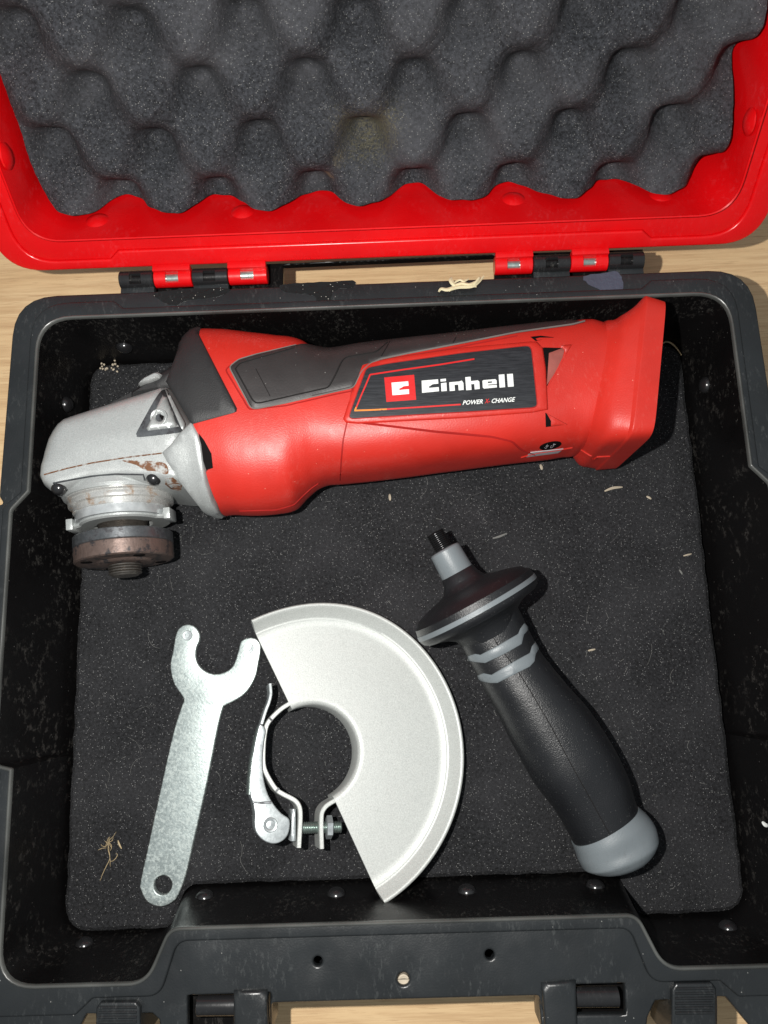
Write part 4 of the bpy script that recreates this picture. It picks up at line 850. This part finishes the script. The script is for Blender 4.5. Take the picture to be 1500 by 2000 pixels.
fibre('straw_chip', zt([(855, 680), (900, 800), (970, 950)]), .2, .4, 'straw', 'short yellow straw chip just right of the tangled straw tuft', 'straw chip', .3)
fibre('straw_curl', [(1287, 676), (1300, 670), (1315, 678), (1330, 694)], .6, .4, 'straw', 'curled pale straw in the shadow right of the battery mount', 'straw', 1.2)
fibre('wood_chip', [(1180, 960), (1196, 954), (1215, 952)], .1, .55, 'pale_chip', 'long pale wood chip on the mat below the battery mount', 'wood chip', grp='pale wood chips scattered on the foam mat', arch=.3)
fibre('wood_chip', [(1262, 970), (1271, 975)], .1, .5, 'pale_chip', 'small pale chip right of the long wood chip below the battery mount', 'wood chip', grp='pale wood chips scattered on the foam mat', arch=.2)
fibre('wood_chip', [(1055, 908), (1058, 918)], .1, .6, 'pale_chip', 'small pale chip just under the grinder beside the battery mount', 'wood chip', grp='pale wood chips scattered on the foam mat', arch=.2)
fibre('wood_chip', [(761, 966), (762, 978)], .1, .55, 'pale_chip', 'small pale chip on the mat under the middle of the grinder body', 'wood chip', grp='pale wood chips scattered on the foam mat', arch=.2)
fibre('wood_chip', [(1334, 1086), (1350, 1082)], .1, .35, 'pale_chip', 'thin pale chip near the right edge of the mat', 'wood chip', grp='pale wood chips scattered on the foam mat', arch=.2)
fibre('wood_chip', [(1326, 1113), (1332, 1122)], .1, .4, 'lint', 'grey chip near the right edge of the mat, below the thin pale chip', 'wood chip', grp='pale wood chips scattered on the foam mat', arch=.2)
fibre('wood_chip', [(1148, 1271), (1162, 1268)], .1, .4, 'pale_chip', 'pale chip on the mat right of the handle grip', 'wood chip', grp='pale wood chips scattered on the foam mat', arch=.2)
fibre('wood_chip', [(962, 1052), (976, 1048), (990, 1042)], .05, .45, 'lint', 'faint grey shaving on the mat right of the handle stud', 'wood chip', grp='pale wood chips scattered on the foam mat', arch=.1)
e = empty('crumb_pile', tuple(at((220, 716), 0)), 'small pile of pale crumbs in the rear left corner behind the gear head', 'crumbs')
for k in range(16):
    p = at((216 + rng.normal(0, 9), 716 + rng.normal(0, 5)), 2); lathe('crumb', p + np.array([0, 0, rng.uniform(-1.5, 1)]), (rng.normal(), rng.normal(), 1), [(0, .2), (.3, rng.uniform(.35, .7)), (.8, .2)], 'pale_chip', e, n=6)
fibre('paint_flake', [(1487, 1604), (1492, 1610), (1500, 1612)], 20, .7, 'print_white', 'white paint flake stuck to the right inner wall of the case', 'paint flake', .3)

# ------------------------------------------------------------------ scale to metres, put child meshes relative to their thing
bpy.context.view_layer.update()
done = set()
for o in list(scene.collection.objects):
    if o.type != 'MESH' or o.data.name in done: continue
    done.add(o.data.name)
    top = o
    while top.parent: top = top.parent
    off = Vector(top.location) if top is not o else None
    if off is None:         # single-mesh thing: origin at the middle of its base
        if o.name == 'table_top': off = Vector((0, 0, -14))
        elif o.data.materials[0].name.startswith('foam'): off = Vector((0, 0, 0))
        else:
            co = np.array([tuple(v.co) for v in o.data.vertices]); off = Vector((float(co[:, 0].mean()), float(co[:, 1].mean()), float(co[:, 2].min())))
        o.location = off * S
    o.data.transform(Matrix.Translation(-off)); o.data.transform(Matrix.Scale(S, 4))
for o in scene.collection.objects:
    if o.type == 'EMPTY': o.location = Vector(o.location) * S; o.empty_display_size = .01
    if 'par' in o: del o['par']
